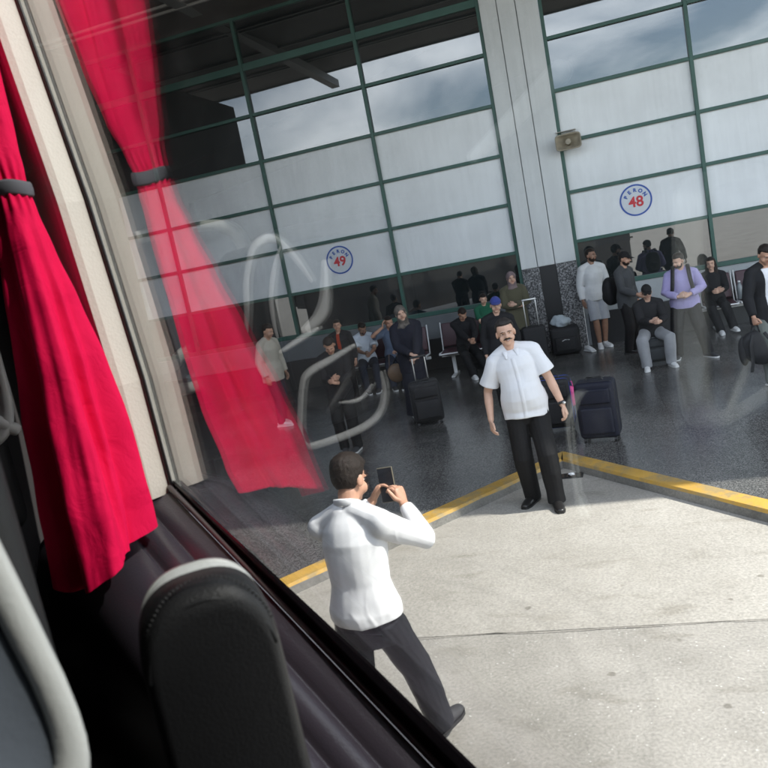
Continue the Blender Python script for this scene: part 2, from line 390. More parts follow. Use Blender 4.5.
zig = []      # saw-tooth kerb line, outer edge
for k in range(-4, 5):
    ax = .655+5.45*k
    zig.append((ax-.01, -6.65)); zig.append((ax+2.72, -9.90))
HK = .105; KW = .17
inner = [(x, y+(KW*1.5 if i % 2 == 0 else KW*1.5)) for i, (x, y) in enumerate(zig)]
bm = bmesh.new()
poly = inner + [(zig[-1][0], 6), (zig[0][0], 6)]
prism(bm, poly, 2, -.05, HK-.004)
structure('platform_floor', bm, M_plat)
bm = bmesh.new()
for i in range(len(zig)-1):
    o0, o1, i0, i1 = zig[i], zig[i+1], inner[i], inner[i+1]
    L_ = (V(o1)-V(o0)); t = L_.normalized(); nrm = V((-t.y, t.x))
    if nrm.y > 0: nrm = -nrm
    n = max(2, int(L_.length/.28))
    for j in range(n):
        a, b_ = j/n, (j+1)/n
        P = lambda q, h, e: V((*(V(o0).lerp(V(o1), q)+nrm*e), h))
        Q = lambda q, h: V((*(V(i0).lerp(V(i1), q)), h))
        j1, j2 = [.012*noise.noise(V((o0[0]+L_.x*q)*7*V((1, 0, 0)))) for q in (a, b_)]
        f = bm.faces.new([bm.verts.new(v) for v in (P(a, HK-.004, -.012), P(b_, HK-.004, -.012), Q(b_, HK), Q(a, HK))]); f.material_index = 0
        f = bm.faces.new([bm.verts.new(v) for v in (P(a, HK-.03-j1, 0), P(b_, HK-.03-j2, 0), P(b_, HK-.004, -.012), P(a, HK-.004, -.012))]); f.material_index = 0
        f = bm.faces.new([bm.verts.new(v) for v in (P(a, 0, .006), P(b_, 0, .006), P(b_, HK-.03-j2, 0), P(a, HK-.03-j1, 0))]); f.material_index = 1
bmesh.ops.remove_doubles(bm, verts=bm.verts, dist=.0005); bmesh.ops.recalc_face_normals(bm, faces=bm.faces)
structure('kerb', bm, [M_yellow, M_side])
# drain and litter in the corner of the kerb
t = thing('drain_cover', 'dark iron drain grate in the inner corner of the yellow kerb', 'drain', (.69, -6.93, .006), radians(-3))
bm = bmesh.new(); box(bm, (0, 0, .004), (.30, .13, .012), .003); obj('plate', bm, M_black, t)
bm = bmesh.new()
for k in range(7): box(bm, (-.12+k*.04, 0, .0125), (.016, .10, .008), .002)
obj('grate_bars', bm, mat('rusty_iron', (.06, .045, .035), .7, var=.3), t)
bm = bmesh.new(); ell(bm, (0, 0, .012), (.032, .014, .010), sub=2)
for v in bm.verts: v.co += V((random.uniform(-1, 1), random.uniform(-1, 1), random.uniform(-.5, 1)))*.007
tag(obj('foil_wrapper', bm, mat('crumpled_foil', (.75, .75, .77), .3, metallic=.8), loc=(.73, -6.96, .022)), 'small crumpled silver wrapper lying on the drain grate', 'litter')

# ------------------------------------------------------------------ terminal building
HM = .86; W = 2.234; Z = lambda k: (6.3-k)*HM
CW0, CW1 = 0.0, 1.031
bld = thing('terminal_building', 'bus terminal front of green framed panes, grey column and dark canopy', 'building', (0, 0, 0))
colx = {49: [CW0-W*i for i in range(0, 8)][::-1], 48: [CW1+W*i for i in range(0, 4)]}
PERIOD = 3*W+1.031
rows = [Z(k) for k in range(-2, 5)]   # top to bottom
ZB = 1.15
def pane(x0, x1, z0, z1, frosted):
    g = .03
    bm = bmesh.new(); box(bm, ((x0+x1)/2, .035, (z0+z1)/2), (x1-x0-2*g+.01, .012, z1-z0-2*g+.01))
    obj('frosted_panel' if frosted else 'window_pane', bm, M_frost if frosted else M_glass, bld)
for bay, xs in colx.items():
    for i in range(len(xs)-1):
        for j in range(len(rows)-1):
            pane(xs[i], xs[i+1], rows[j+1], rows[j], j >= 3)
        pane(xs[i], xs[i+1], ZB, rows[-1], False)
    bm = bmesh.new()
    for x in xs: box(bm, (x, .01, (ZB+rows[0])/2), (.062, .11, rows[0]-ZB+.06), .006)
    for j, z in enumerate(rows+[ZB]):
        h = .13 if j == 1 else (.075 if j == 7 else .058)
        for i in range(len(xs)-1):
            box(bm, ((xs[i]+xs[i+1])/2, .013, z), (W-.062, .09, h), .005)
    obj('mullion_frame', bm, M_green, bld)
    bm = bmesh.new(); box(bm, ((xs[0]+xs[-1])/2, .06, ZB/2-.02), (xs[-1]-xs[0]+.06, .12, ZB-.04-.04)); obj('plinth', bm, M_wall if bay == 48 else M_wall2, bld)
    bm = bmesh.new(); box(bm, ((xs[0]+xs[-1])/2, .0, .35), (xs[-1]-xs[0]-.07, .14, .66), .01); obj('painted_seat_shade', bm, M_blk, bld)  # black strip at the wall foot paints in the seats' shade
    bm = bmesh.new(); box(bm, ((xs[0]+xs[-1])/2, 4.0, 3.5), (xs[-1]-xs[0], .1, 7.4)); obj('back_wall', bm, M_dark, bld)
for cx in (0, PERIOD):
    for (a, b_) in ((.033, .318), (.332, .622), (.636, .998)):
        pass
    bm = bmesh.new()
    for (a, b_, y) in ((.034, .318, -.10), (.332, .626, -.10), (.640, .997, -.10)):
        box(bm, (cx+(a+b_)/2, y+.15, (1.66+7.3)/2), (b_-a, .30, 7.3-1.66), .008)
    box(bm, (cx+.515, .075, 4.4), (.95, .29, 5.5), mi=1)
    obj('column', bm, [M_col, M_groove], bld)
    bm = bmesh.new()
    for (a, b_) in ((.034, .345), (.645, .997)): box(bm, (cx+(a+b_)/2, .045, .88), (b_-a, .30, 1.555), .008)
    obj('granite_cladding', bm, M_gran, bld)
    bm = bmesh.new(); box(bm, (cx+.495, .075, .88), (.299, .30, 1.55)); obj('black_infill', bm, M_blk, bld)
bm = bmesh.new(); box(bm, (-7.75, -3.4, 3.6), (.3, 6.6, 7.1), .01); obj('added_sky_blocker', bm, mat('dark_blocker', (.05, .047, .045), .8, var=.2), bld)  # added wall, blocks sky light from the left and darkens what the pane mirrors against
# canopy over the platform
ye = -8.28; zs0, zs1 = Z(-2)+.06, 7.75
bm = bmesh.new()
prism(bm, [(.6, zs0), (ye, zs1), (ye, zs1+.35), (.6, zs1+.35)], 0, -40, 46)
obj('canopy', bm, M_soffit, bld)
M_steel = mat('grey_steel', (.24, .24, .235), .5)
for k, y in enumerate([-.95, -1.20, -3.4, -5.6, -5.85, -8.05]):
    zz = zs0+(zs1-zs0)*(.6-y)/(.6-ye)
    bm = bmesh.new(); box(bm, (3, y, zz-.03), (84, .05, .04)); obj('purlin', bm, M_strip, bld)
for k in range(-7, 9):
    bm = bmesh.new(); box(bm, (.5+k*5.45, (ye-.2)/2, (zs0+zs1)/2-.12), (.22, -ye-.5, .2), rot=None); obj('canopy_beam', bm, M_steel, bld)

# signs
def letters(bm, txt, size, place, mi=0, bold=.0):
    cu = bpy.data.curves.new('t', 'FONT'); cu.body = txt; cu.size = size; cu.align_x = 'CENTER'; cu.align_y = 'CENTER'; cu.extrude = .002; cu.offset = bold
    o = bpy.data.objects.new('t', cu); COL.objects.link(o)
    me = bpy.data.meshes.new_from_object(o.evaluated_get(bpy.context.evaluated_depsgraph_get()))
    bpy.data.objects.remove(o); bpy.data.curves.remove(cu)
    n0 = len(bm.verts); bm.from_mesh(me); bpy.data.meshes.remove(me); bm.verts.ensure_lookup_table()
    for v in bm.verts[n0:]: v.co = place @ v.co
UP = Matrix.Rotation(radians(90), 4, 'X')      # text plane -> wall plane facing -Y
for num, x, z, lab in (('48', 2.13, 2.485, 'round bay sign reading PERON 48 on the white panels right of the column'),
                       ('49', -3.33, 2.46, 'round bay sign reading PERON 49 on the white panels left of the column')):
    t = thing('platform_sign', lab, 'sign', (x, .029, z), 0, 'round bay number signs')
    bm = bmesh.new(); bmesh.ops.create_cone(bm, cap_ends=True, segments=64, radius1=.262, radius2=.262, depth=.006, matrix=Matrix.Translation((0, -.003, 0)) @ UP)
    obj('disc', bm, M_signw, t)
    bm = bmesh.new(); n = 72
    for k in range(n):
        a0, a1 = 2*pi*k/n, 2*pi*(k+1)/n
        bm.faces.new([bm.verts.new((r*cos(a), -.0085, r*sin(a))) for r, a in ((.240, a0), (.268, a0), (.268, a1), (.240, a1))])
    bmesh.ops.remove_doubles(bm, verts=bm.verts, dist=1e-5); bmesh.ops.recalc_face_normals(bm, faces=bm.faces)
    bmesh.ops.solidify(bm, geom=bm.faces[:], thickness=.004)
    obj('ring', bm, M_lblue, t)
    bm = bmesh.new(); letters(bm, num, .245, Matrix.Translation((0, -.010, -.035)) @ UP, bold=.006); obj('number', bm, M_red, t)
    bm = bmesh.new()
    for i, ch in enumerate('PERON'):
        a = radians(62-31*i); r = .175
        letters(bm, ch, .085, Matrix.Translation((-r*sin(a), -.010, r*cos(a)-.01)) @ Matrix.Rotation(-a, 4, 'Y') @ UP, bold=.004)
    obj('lettering', bm, M_lblue, t)

# loudspeaker on the column edge
t = thing('loudspeaker', 'beige horn loudspeaker bracketed to the column beside bay 48', 'loudspeaker', (1.16, -.12, 3.66))
M_horn = mat('aged_beige_plastic', (.32, .28, .21), .55, var=.25, vscale=9)
bm = bmesh.new()
def rrect(w, h, r=.35, n=24):
    return [(w*(abs(cos(a))**r)*(1 if cos(a) >= 0 else -1), h*(abs(sin(a))**r)*(1 if sin(a) >= 0 else -1)) for a in [2*pi*k/n for k in range(n)]]
secs = [(.05, .05, .06), (.07, .06, 0), (.12, .08, -.08), (.20, .12, -.20), (.215, .135, -.235), (.205, .125, -.238), (.185, .105, -.20), (.09, .06, -.05)]
rg = [[bm.verts.new((x, y, z)) for x, z in rrect(a, b_)] for a, b_, y in secs]
for i in range(len(rg)-1):
    for k in range(24): bm.faces.new((rg[i][k], rg[i][(k+1) % 24], rg[i+1][(k+1) % 24], rg[i+1][k]))
bm.faces.new(rg[0]); bm.faces.new(rg[-1]); bmesh.ops.recalc_face_normals(bm, faces=bm.faces)
smooth(obj('horn', bm, M_horn, t))
bm = bmesh.new(); bmesh.ops.create_cone(bm, cap_ends=True, segments=24, radius1=.062, radius2=.045, depth=.09, matrix=Matrix.Translation((0, -.16, 0)) @ UP); obj('centre_cone', bm, M_horn, t)
bm = bmesh.new(); bmesh.ops.create_cone(bm, cap_ends=True, segments=24, radius1=.10, radius2=.10, depth=.16, matrix=Matrix.Translation((0, .08, 0)) @ UP); obj('driver', bm, mat('dark_grey', (.09, .085, .08), .6), t)
bm = bmesh.new(); box(bm, (-.02, .05, .20), (.34, .14, .012), .004); box(bm, (-.17, .05, .1), (.012, .10, .2), .004); box(bm, (-.18, .08, 0), (.10, .06, .05), .004); box(bm, (.13, .05, .1), (.012, .10, .2), .004)
obj('bracket', bm, mat('aged_white_metal', (.45, .43, .38), .5, var=.2), t)

# ------------------------------------------------------------------ waiting seats along the glass
def bench(loc, rot, n, lab):
    t = thing('waiting_bench', lab, 'bench', loc, rot, 'rows of waiting seats along the terminal glass')
    bm = bmesh.new(); L = n*.56
    box(bm, (0, .05, .36), (L, .06, .05), .006)
    obj('beam', bm, M_white, t)
    for s in (-1, 1):
        bm = bmesh.new(); box(bm, (s*(L/2-.2), .05, .18), (.06, .05, .33), .006); box(bm, (s*(L/2-.2), -.02, .015), (.07, .52, .03), .008); obj('leg', bm, M_white, t)
    for k in range(n):
        x = -L/2+.28+k*.56
        bm = bmesh.new(); box(bm, (x, -.04, .435), (.47, .42, .05), .018, 3, Matrix.Rotation(radians(4), 3, 'X')); smooth(obj('seat', bm, M_maroon, t))
        bm = bmesh.new(); box(bm, (x, .20, .70), (.47, .05, .42), .018, 3, Matrix.Rotation(radians(-12), 3, 'X')); smooth(obj('backrest', bm, M_maroon, t))
        bm = bmesh.new()
        for s in (-1, 1):
            sweep(bm, [(x+s*.255, -.26, .44), (x+s*.255, .13, .42), (x+s*.255, .17, .52), (x+s*.255, .26, .92)], [(.012, .018)]*4, n=8)
        sweep(bm, [(x-.255, -.262, .425), (x+.255, -.262, .425)], [.014, .014], n=8)
        smooth(obj('seat_frame', bm, M_white, t))
    return t
bench((3.75, -.42, HK), 0, 3, 'white framed maroon seats under the glass of bay 48')
bench((-.95, -1.0, HK), 0, 2, 'dark seats with white frame left of the granite column')
bench((-2.55, -1.0, HK), 0, 3, 'dark seats under the bay 49 glass behind the veiled woman')

# ------------------------------------------------------------------ people
def ik(a, b, l1, l2, hint):
    a, b, hint = V(a), V(b), V(hint); d = b-a; L = d.length
    if L > (l1+l2)*.995: d = d.normalized()*(l1+l2)*.995; b = a+d; L = d.length
    x = (l1*l1-l2*l2+L*L)/(2*L); h = sqrt(max(l1*l1-x*x, 0)); dn = d.normalized()
    p = hint-dn*hint.dot(dn)
    if p.length < 1e-4: p = dn.orthogonal()
    return a+dn*x+p.normalized()*h, b

SKIN = {k: mat('skin_'+k, c, .5, var=.12, vscale=14) for k, c in {'tan': (.46, .255, .17), 'fair': (.56, .345, .25), 'brown': (.27, .145, .095)}.items()}
M_eye = mat('eye_white', (.7, .68, .65), .3); M_iris = mat('eye_dark', (.02, .013, .01), .2); M_lip = mat('lips', (.36, .12, .10), .45)
M_hair = mat('dark_hair', (.017, .011, .008), .5, spec=.25, bump=.5, scale=230, var=.3, vscale=40)
M_hair2 = mat('greying_hair', (.028, .024, .022), .55, spec=.25, bump=.5, scale=130, var=.4, vscale=50)
CL = {}
def cloth(name, c, rough=.85, b=.15):
    if name not in CL: CL[name] = mat(name+'_cloth', c, rough, bump=b, scale=120, sheen=(.1 if max(c) > .05 else 0), var=.08, vscale=7, spec=.25)
    return CL[name]

def hand(bm, wr, h, pn, right, curl, spread=.0, sc=1, mi=0):
    h = h.normalized(); pn = (pn-h*pn.dot(h)).normalized(); side = h.cross(pn)*(1 if right else -1)   # towards the thumb
    sweep(bm, [wr-h*.015, wr+h*.02, wr+h*.055, wr+h*.085], [(.026*sc, .019*sc), (.034*sc, .017*sc), (.042*sc, .016*sc), (.040*sc, .013*sc)], side, 12, mi=mi)
    for k, (o, l) in enumerate(((.030, .070), (.010, .080), (-.010, .074), (-.029, .058))):
        p = wr+h*(.080-.004*abs(k-1))+side*o*sc; d = (h+side*o*spread*8).normalized(); pts = [p-d*.02, p]
        for s, a in ((.42, curl*.9), (.32, curl*1.1), (.26, curl*.9)):
            ax = d.cross(pn)
            if ax.length > 1e-5: d = Matrix.Rotation(a, 3, ax.normalized()) @ d
            p = p+d*l*s; pts.append(p)
        sweep(bm, pts, [.0095*sc, .0095*sc, .009*sc, .0085*sc, .007*sc], side, 8, mi=mi)
    p = wr+h*.025+side*.030*sc; d = (h*.75+side*.65+pn*.25).normalized(); d2 = (h*.95+side*.15+pn*.45*curl).normalized()
    sweep(bm, [p-side*.012, p+d*.03, p+d*.03+d2*.030, p+d*.03+d2*.055], [.014*sc, .0125*sc, .011*sc, .008*sc], side, 8, mi=mi)

def person(label, loc, rotz, s=1.0, skin='tan', pelvis=(0, 0, .92), lean=(0, 0, 0), head=(0, 0, 0),
           feet=None, fyaw=(12, -12), arms=None, curl=(.35, .35), hdir=None, pnorm=None, elbow=None,
           top=None, bottom=None, shoes=None, hair='short', hairm=None, beard=None, belly=0, fat=1.0, detail=1, extra=None, knees=None, capm=None):
    """local frame: faces -Y, the person's left is +X; returns root and a dict of joints"""
    root = thing('person', label, 'person', loc, rotz); root.scale = (s, s, s)
    vox = .0062 if detail == 2 else .0085 if detail == 1 else .011
    pel = V(pelvis)
    Rc = Euler([radians(a) for a in lean]).to_matrix()       # chest frame relative to pelvis: x forward lean (+), y sideways, z twist
    sp = [pel.copy()]; fr = []
    TL = .54; n = 8
    for i in range(n+1):
        q = Euler([radians(a)*min(1, i/n*1.2) for a in lean]).to_matrix(); fr.append(q)
        if i < n: sp.append(sp[-1]+q @ V((0, 0, TL/n)))
    prof = [(.158, .112), (.160, .115), (.152, .112), (.142, .108), (.146, .112), (.158, .118), (.166, .118), (.150, .098), (.075, .066)]
    prof = [(a*fat, b_*fat) for a, b_ in prof]
    def torso(bm, g, t0=-.10, t1=1.0):
        if not g: t0 = -.04
        pts = []; rr = []
        for i in range(n+1):
            if i/n > t1+1e-6: break
            bl = belly*math.exp(-((i-2.6)/1.5)**2)
            ex = (.024 if i < 2 else .012 if i == 2 else 0) if g else 0
            sk = 1 if g else (.86 if i < 3 else .93 if i == 3 else 1); pts.append(sp[i]+fr[i] @ V((0, -bl*.55*sk, 0))); rr.append((prof[i][0]*sk+g+ex+bl*.35*sk, prof[i][1]*sk+g+ex+bl*.5*sk))
        if t0 > 0:
            pts[0] = pts[0].lerp(pts[1], min(.9, t0/(TL/n)))
        else:
            pts = [pts[0]+V((0, .004-(.3*belly if g else 0), t0))]+pts; rr = [(prof[0][0]*(1.0 if g else .80)+g+(.022 if g else 0), prof[0][1]*(1.0 if g else .80)+g+(.020 if g else 0)+(belly*.12 if g else 0))]+rr
        sweep(bm, pts, rr, V((1, 0, 0)), 24, caps='flat')
    nb = sp[n]
    SH = {sd: sp[n-1]+fr[n] @ V((sd*.178*fat**.5, .005, .012)) for sd in (-1, 1)}
    HP = {sd: pel+V((sd*.088*fat, 0, -.01)) for sd in (-1, 1)}
    arms = arms or {}; feet = feet or {-1: (-.11, 0, 0), 1: (.11, 0, 0)}
    EL, WR, HD, PN = {}, {}, {}, {}
    for sd in (-1, 1):
        tg = V(arms[sd]) if sd in arms else SH[sd]+V((sd*.07, -.05, -.53))
        hint = V((elbow or {}).get(sd, (sd*.5, .8, -.3)))
        EL[sd], WR[sd] = ik(SH[sd], tg, .285, .265, hint)
        HD[sd] = V((hdir or {}).get(sd, (WR[sd]-EL[sd]).normalized())); PN[sd] = V((pnorm or {}).get(sd, (-sd, .25, 0)))
    KN, AN = {}, {}
    for sd in (-1, 1):
        f = V(feet[sd]); AN[sd] = f+V((0, .02, .085))
        kh = V((knees or {}).get(sd, (sd*.12, -1, .1)))
        KN[sd], AN[sd] = ik(HP[sd], AN[sd], .425, .415, kh)
    # head
    Hr = fr[n] @ Euler((radians(head[0]), radians(head[1]), radians(head[2])), 'XYZ').to_matrix()
    hc = nb+fr[n] @ V((0, -.018, .075))+Hr @ V((0, -.006, .098))
    hp = lambda x, y, z: hc+Hr @ V((x, y, z))
    # ---- body
    bm = bmesh.new()
    torso(bm, 0)
    sweep(bm, [nb-V((0, 0, .04)), nb+fr[n] @ V((0, -.01, .05)), hp(0, .012, -.06)], [.062, .054, .053], V((1, 0, 0)), 14)
    for sd in (-1, 1):
        sweep(bm, [nb+fr[n] @ V((sd*.03, .01, .03)), SH[sd]+V((0, 0, .02))], [.046, .045], n=10)
        sweep(bm, [SH[sd], SH[sd].lerp(EL[sd], .35), EL[sd], EL[sd].lerp(WR[sd], .3), WR[sd]], [.056, .049, .039, .041, .026], n=12)
        sweep(bm, [HP[sd]+V((0, 0, .03)), HP[sd].lerp(KN[sd], .4), KN[sd], KN[sd].lerp(AN[sd], .35), AN[sd]], [.078, .078, .056, .056, .037], n=14)
        fy = radians(fyaw[0 if sd < 0 else 1]); fd = V((sin(fy), -cos(fy), 0))
        sweep(bm, [AN[sd]+V((0, 0, -.03)), AN[sd]+fd*.10+V((0, 0, -.05))], [.034, .028], n=10)
    ell(bm, hp(0, .012, .025), (.075, .094, .092), Hr); ell(bm, hp(0, -.022, -.035), (.061, .070, .076), Hr); ell(bm, hp(0, -.060, -.088), (.030, .026, .023), Hr, 2)
    for sd in (-1, 1):
        ell(bm, hp(sd*.042, -.052, -.042), (.026, .03, .032), Hr, 2)
        ell(bm, hp(sd*.077, .014, -.012), (.011, .021, .034), Hr @ Euler((0, 0, sd*.35)).to_matrix(), 2)
        ell(bm, hp(sd*.012, -.096, -.024), (.011, .012, .009), Hr, 2)
    ell(bm, hp(0, -.076, .018), (.052, .020, .012), Hr, 2)
    sweep(bm, [hp(0, -.084, .014), hp(0, -.100, -.006), hp(0, -.108, -.022)], [.010, .011, .0135], n=8)
    bm = remesh(bm, vox, 2)
    for sd in (-1, 1):
        hand(bm, WR[sd], HD[sd], PN[sd], sd < 0, curl[0 if sd < 0 else 1])
    for sd in (-1, 1):
        ell(bm, hp(sd*.031, -.0685, .0), (.0112, .0077, .0050), Hr, 2, 1); ell(bm, hp(sd*.031, -.0738, .0), (.0056, .0032, .0050), Hr, 2, 2)
        sweep(bm, [hp(sd*.014, -.0945, .021), hp(sd*.032, -.094, .0225), hp(sd*.052, -.082, .016)], [(.003, .003), (.0042, .0035), (.002, .002)], n=6, mi=2)
    sm_ = .010 if beard == 'moustache' else 0
    sweep(bm, [hp(-.025, -.082, -.055+sm_), hp(-.012, -.091, -.0565), hp(0, -.094, -.057-sm_*.3), hp(.012, -.091, -.0565), hp(.025, -.082, -.055+sm_)], [(.0025, .0025), (.005, .005), (.006, .0055), (.005, .005), (.0025, .0025)], n=8, mi=3)
    if sm_: sweep(bm, [hp(-.018, -.0895, -.0525), hp(0, -.0975, -.0555), hp(.018, -.0895, -.0525)], [(.002, .002), (.0055, .0035), (.002, .002)], n=8, mi=1)
    for f in bm.faces: f.smooth = True
    obj('body', bm, [SKIN[skin], M_eye, M_iris, M_lip], root)
    J = dict(EL=EL, WR=WR, SH=SH, HP=HP, KN=KN, AN=AN, hp=hp, Hr=Hr, nb=nb, sp=sp, fr=fr, root=root, HD=HD, PN=PN, pel=pel, s=s)
    # ---- trousers
    if bottom:
        kind, m = bottom[:2]; w0 = bottom[2] if len(bottom) > 2 else 0; rise = bottom[3] if len(bottom) > 3 else .3
        bm = bmesh.new()
        sweep(bm, [pel+V((0, .005, -.12)), pel+V((0, .004, -.04)), sp[0], sp[1]+V((0, -belly*.2, 0)), sp[1].lerp(sp[2], rise)+V((0, -belly*.3, 0))],
              [(.150*fat, .105*fat), (.170*fat, .124*fat), (.173*fat, .126*fat+belly*.2), (.174*fat+belly*.2, .128*fat+belly*.4), (.169*fat+belly*.2, .126*fat+belly*.40)], n=24, caps='flat')
        for sd in (-1, 1):
            if kind == 'skirt': continue
            H, K, A = HP[sd], KN[sd], AN[sd]
            if kind == 'shorts':
                e = H.lerp(K, .98); sweep(bm, [H+V((0, 0, .03)), H.lerp(K, .4), e], [.104*fat, .105*fat, .100*fat], n=16, caps='flat')
            else:
                sweep(bm, [H+V((0, 0, .03)), H.lerp(K, .4), K, K.lerp(A, .4), K.lerp(A, .8), A+V((0, 0, -.035))],
                      [.106*fat, .100*fat, .078+w0, .075+w0, .066+w0, .066+w0], n=16, caps='flat')
        if kind == 'skirt':
            sweep(bm, [sp[2], sp[0], pel+V((0, 0, -.3)), pel+V((0, -.01, -.62)), V((pel.x, pel.y, .06))], [(.16, .125), (.18, .14), (.20, .16), (.215, .175), (.235, .20)], n=28, caps='flat')
        bm = remesh(bm, vox*1.1, 2); wrinkle(bm, .009, 8, (1, 1, .8), len(label))
        obj({'shorts': 'shorts', 'skirt': 'skirt'}.get(kind, 'trousers'), bm, m, root)
    # ---- shoes
    if shoes:
        sm, sole = shoes
        for sd in (-1, 1):
            fy = radians(fyaw[0 if sd < 0 else 1]); fd = V((sin(fy), -cos(fy), 0)); sv = V((cos(fy), sin(fy), 0)); A = AN[sd]; g = V((A.x, A.y, A.z-.085))
            bm = bmesh.new()
            sweep(bm, [g-fd*.055+V((0, 0, .045)), g+V((0, 0, .050)), g+fd*.07+V((0, 0, .044)), g+fd*.135+V((0, 0, .034)), g+fd*.185+V((0, 0, .028))],
                  [(.032, .036), (.040, .044), (.044, .038), (.047, .029), (.034, .021)], sv, 14)
            sweep(bm, [A+V((0, 0, -.04)), A+V((0, 0, .012))], [(.042, .046), (.042, .044)], sv, 12, 'flat')
            bm = remesh(bm, .006, 2)
            sh = obj('shoe', bm, sm, root)
            bm = bmesh.new(); pr_ = [(-.09, .030), (-.07, .038), (0, .041), (.07, .045), (.13, .049), (.18, .040), (.205, .022)]
            pl = [(y, x) for y, x in pr_]+[(y, -x) for y, x in pr_[::-1]]
            pv = [g+fd*a+sv*b_ for a, b_ in pl]
            prism(bm, [(p.x, p.y) for p in pv], 2, g.z, g.z+.020)
            obj('sole', bm, sole, sh)
    # ---- top
    if top:
        kind, m, opt = top[0], top[1], (top[2] if len(top) > 2 else {})
        g = opt.get('g', .018); bm = bmesh.new()
        torso(bm, g, opt.get('hem', -.10), .9 if not opt.get('high') else 1)
        sweep(bm, [sp[n-1], sp[n-1].lerp(nb, .55), nb+fr[n] @ V((0, .0, opt.get('neck', .012)))], [(.150*fat+g, .098*fat+g), (.115*fat+g, .084*fat+g), (.062+g*.5, .058+g*.5)], n=20, caps='flat')
        for sd in (-1, 1):
            sweep(bm, [nb+fr[n] @ V((sd*.035, .012, .018)), SH[sd]+V((-sd*.01, 0, .014))], [.052+g*.4, .058+g*.4], n=12)
            S, E_, W_ = SH[sd], EL[sd], WR[sd]; loose = opt.get('loose', .014)
            if kind == 'short':
                sweep(bm, [S, S.lerp(E_, .35), S.lerp(E_, .78)], [.070, .069+loose*.6, .073+loose], n=16, caps='flat')
            else:
                sweep(bm, [S, S.lerp(E_, .35), E_, E_.lerp(W_, .3), E_.lerp(W_, .93)], [.068, .064+loose*.5, .056+loose*.6, .053+loose*.6, .036+loose*.6], n=14, caps='flat')
        if opt.get('hood'):
            ell(bm, nb+V((0, .07, -.02)), (.11, .06, .06))
        for sd in (-1, 1): ell(bm, SH[sd], (.074, .070, .072))
        bm = remesh(bm, vox, 9 if detail == 2 else 3)
        wrinkle(bm, opt.get('wr', .008), 9, (1, 1, .7), len(label)+7)
        if opt.get('open'):
            inv = fr[n].inverted(); dl = []
            for f in bm.faces:
                q = inv @ (f.calc_center_median()-pel)
                if q.y < -.03 and abs(q.x+.01) < opt['open'] and q.z < .60 and q.z > -.3: dl.append(f)
            bmesh.ops.delete(bm, geom=dl, context='FACES')
        obj(opt.get('name', 'shirt'), bm, m, root)
        if opt.get('under'):
            bm = bmesh.new(); torso(bm, .008, -.08); bm = remesh(bm, vox, 2); obj('undershirt', bm, opt['under'], root)
    # ---- hair
    hm = hairm or M_hair
    def hairshell(k, line, nape, jit=.004):
        jit = .0045 if hair == 'volume' else jit
        bm = bmesh.new(); q = bmesh.ops.create_icosphere(bm, subdivisions=5 if detail == 2 else 4, radius=1)
        for v in bm.verts:
            d = v.co.normalized(); p = V((d.x*.075, d.y*.094+.012, d.z*.092+.025))
            # below the hair line the shell sinks into the skull
            fl = line+.05*max(0, -d.y)*0
            lo = nape if d.y > .15 else (line if d.y < -.35 else nape+(line-nape)*(.15-d.y)/.5)
            tt = (p.z-lo)/.016; tt = max(0, min(1, tt+.5))
            j = noise.noise(d*14)*jit*.7+noise.noise(V((d.x*44, d.y*20, d.z*30)))*jit
            kk = k+.016*max(0, min(1, (d.z+.05)/.6))*opt_vol
            p = V((0, .012, .025))+(p-V((0, .012, .025)))*(1-.14*(1-tt))+d*(kk+j)*tt
            v.co = hp(*p)
        for f in bm.faces: f.smooth = True
        return bm
    opt_vol = 1
    if hair in ('short', 'long', 'volume'):
        opt_vol = .9 if hair == 'volume' else .6
        bm = hairshell(.005 if hair == 'short' else .007, .074 if hairm else .064, -.055 if hair != 'long' else -.06)
        if hair == 'long':
            for sx in (-.062, -.045, .045, .062): sweep(bm, [hp(sx, -.005, .06), hp(sx*1.25, .01, -.06), hp(sx*1.5, -.01, -.2)], [.028, .03, .022], n=10)
            for sx in (-.04, 0, .04): sweep(bm, [hp(sx, .07, .06), hp(sx*1.1, .085, -.08), hp(sx*1.3, .08, -.24)], [.035, .04, .028], n=10)
        obj('hair', bm, hm, root)
    if hair == 'cap':
        opt_vol = 0
        bm = hairshell(.005, .03, -.055); obj('hair', bm, hm, root)
        bm = bmesh.new(); q = bmesh.ops.create_icosphere(bm, subdivisions=4, radius=1)
        bmesh.ops.bisect_plane(bm, geom=bm.verts[:]+bm.edges[:]+bm.faces[:], plane_co=(0, 0, .18), plane_no=(0, 0, 1), clear_inner=True)
        for v in bm.verts: v.co = hp(v.co.x*.086, v.co.y*.107+.010, v.co.z*.105+.028)
        cp = smooth(obj('cap', bm, capm, root))
        bm = bmesh.new(); prt = []
        for a in range(-60, 61, 12):
            r = radians(a); prt.append([hp(sin(r)*.084, -cos(r)*.098+.008, .045), hp(sin(r)*.082, -cos(r)*.098-.070*cos(r*.9), .030)])
        for i in range(len(prt)-1): bm.faces.new([bm.verts.new(p) for p in (prt[i][0], prt[i][1], prt[i+1][1], prt[i+1][0])])
        bmesh.ops.remove_doubles(bm, verts=bm.verts, dist=1e-5); bmesh.ops.solidify(bm, geom=bm.faces[:], thickness=.004)
        obj('brim', bm, capm, cp)
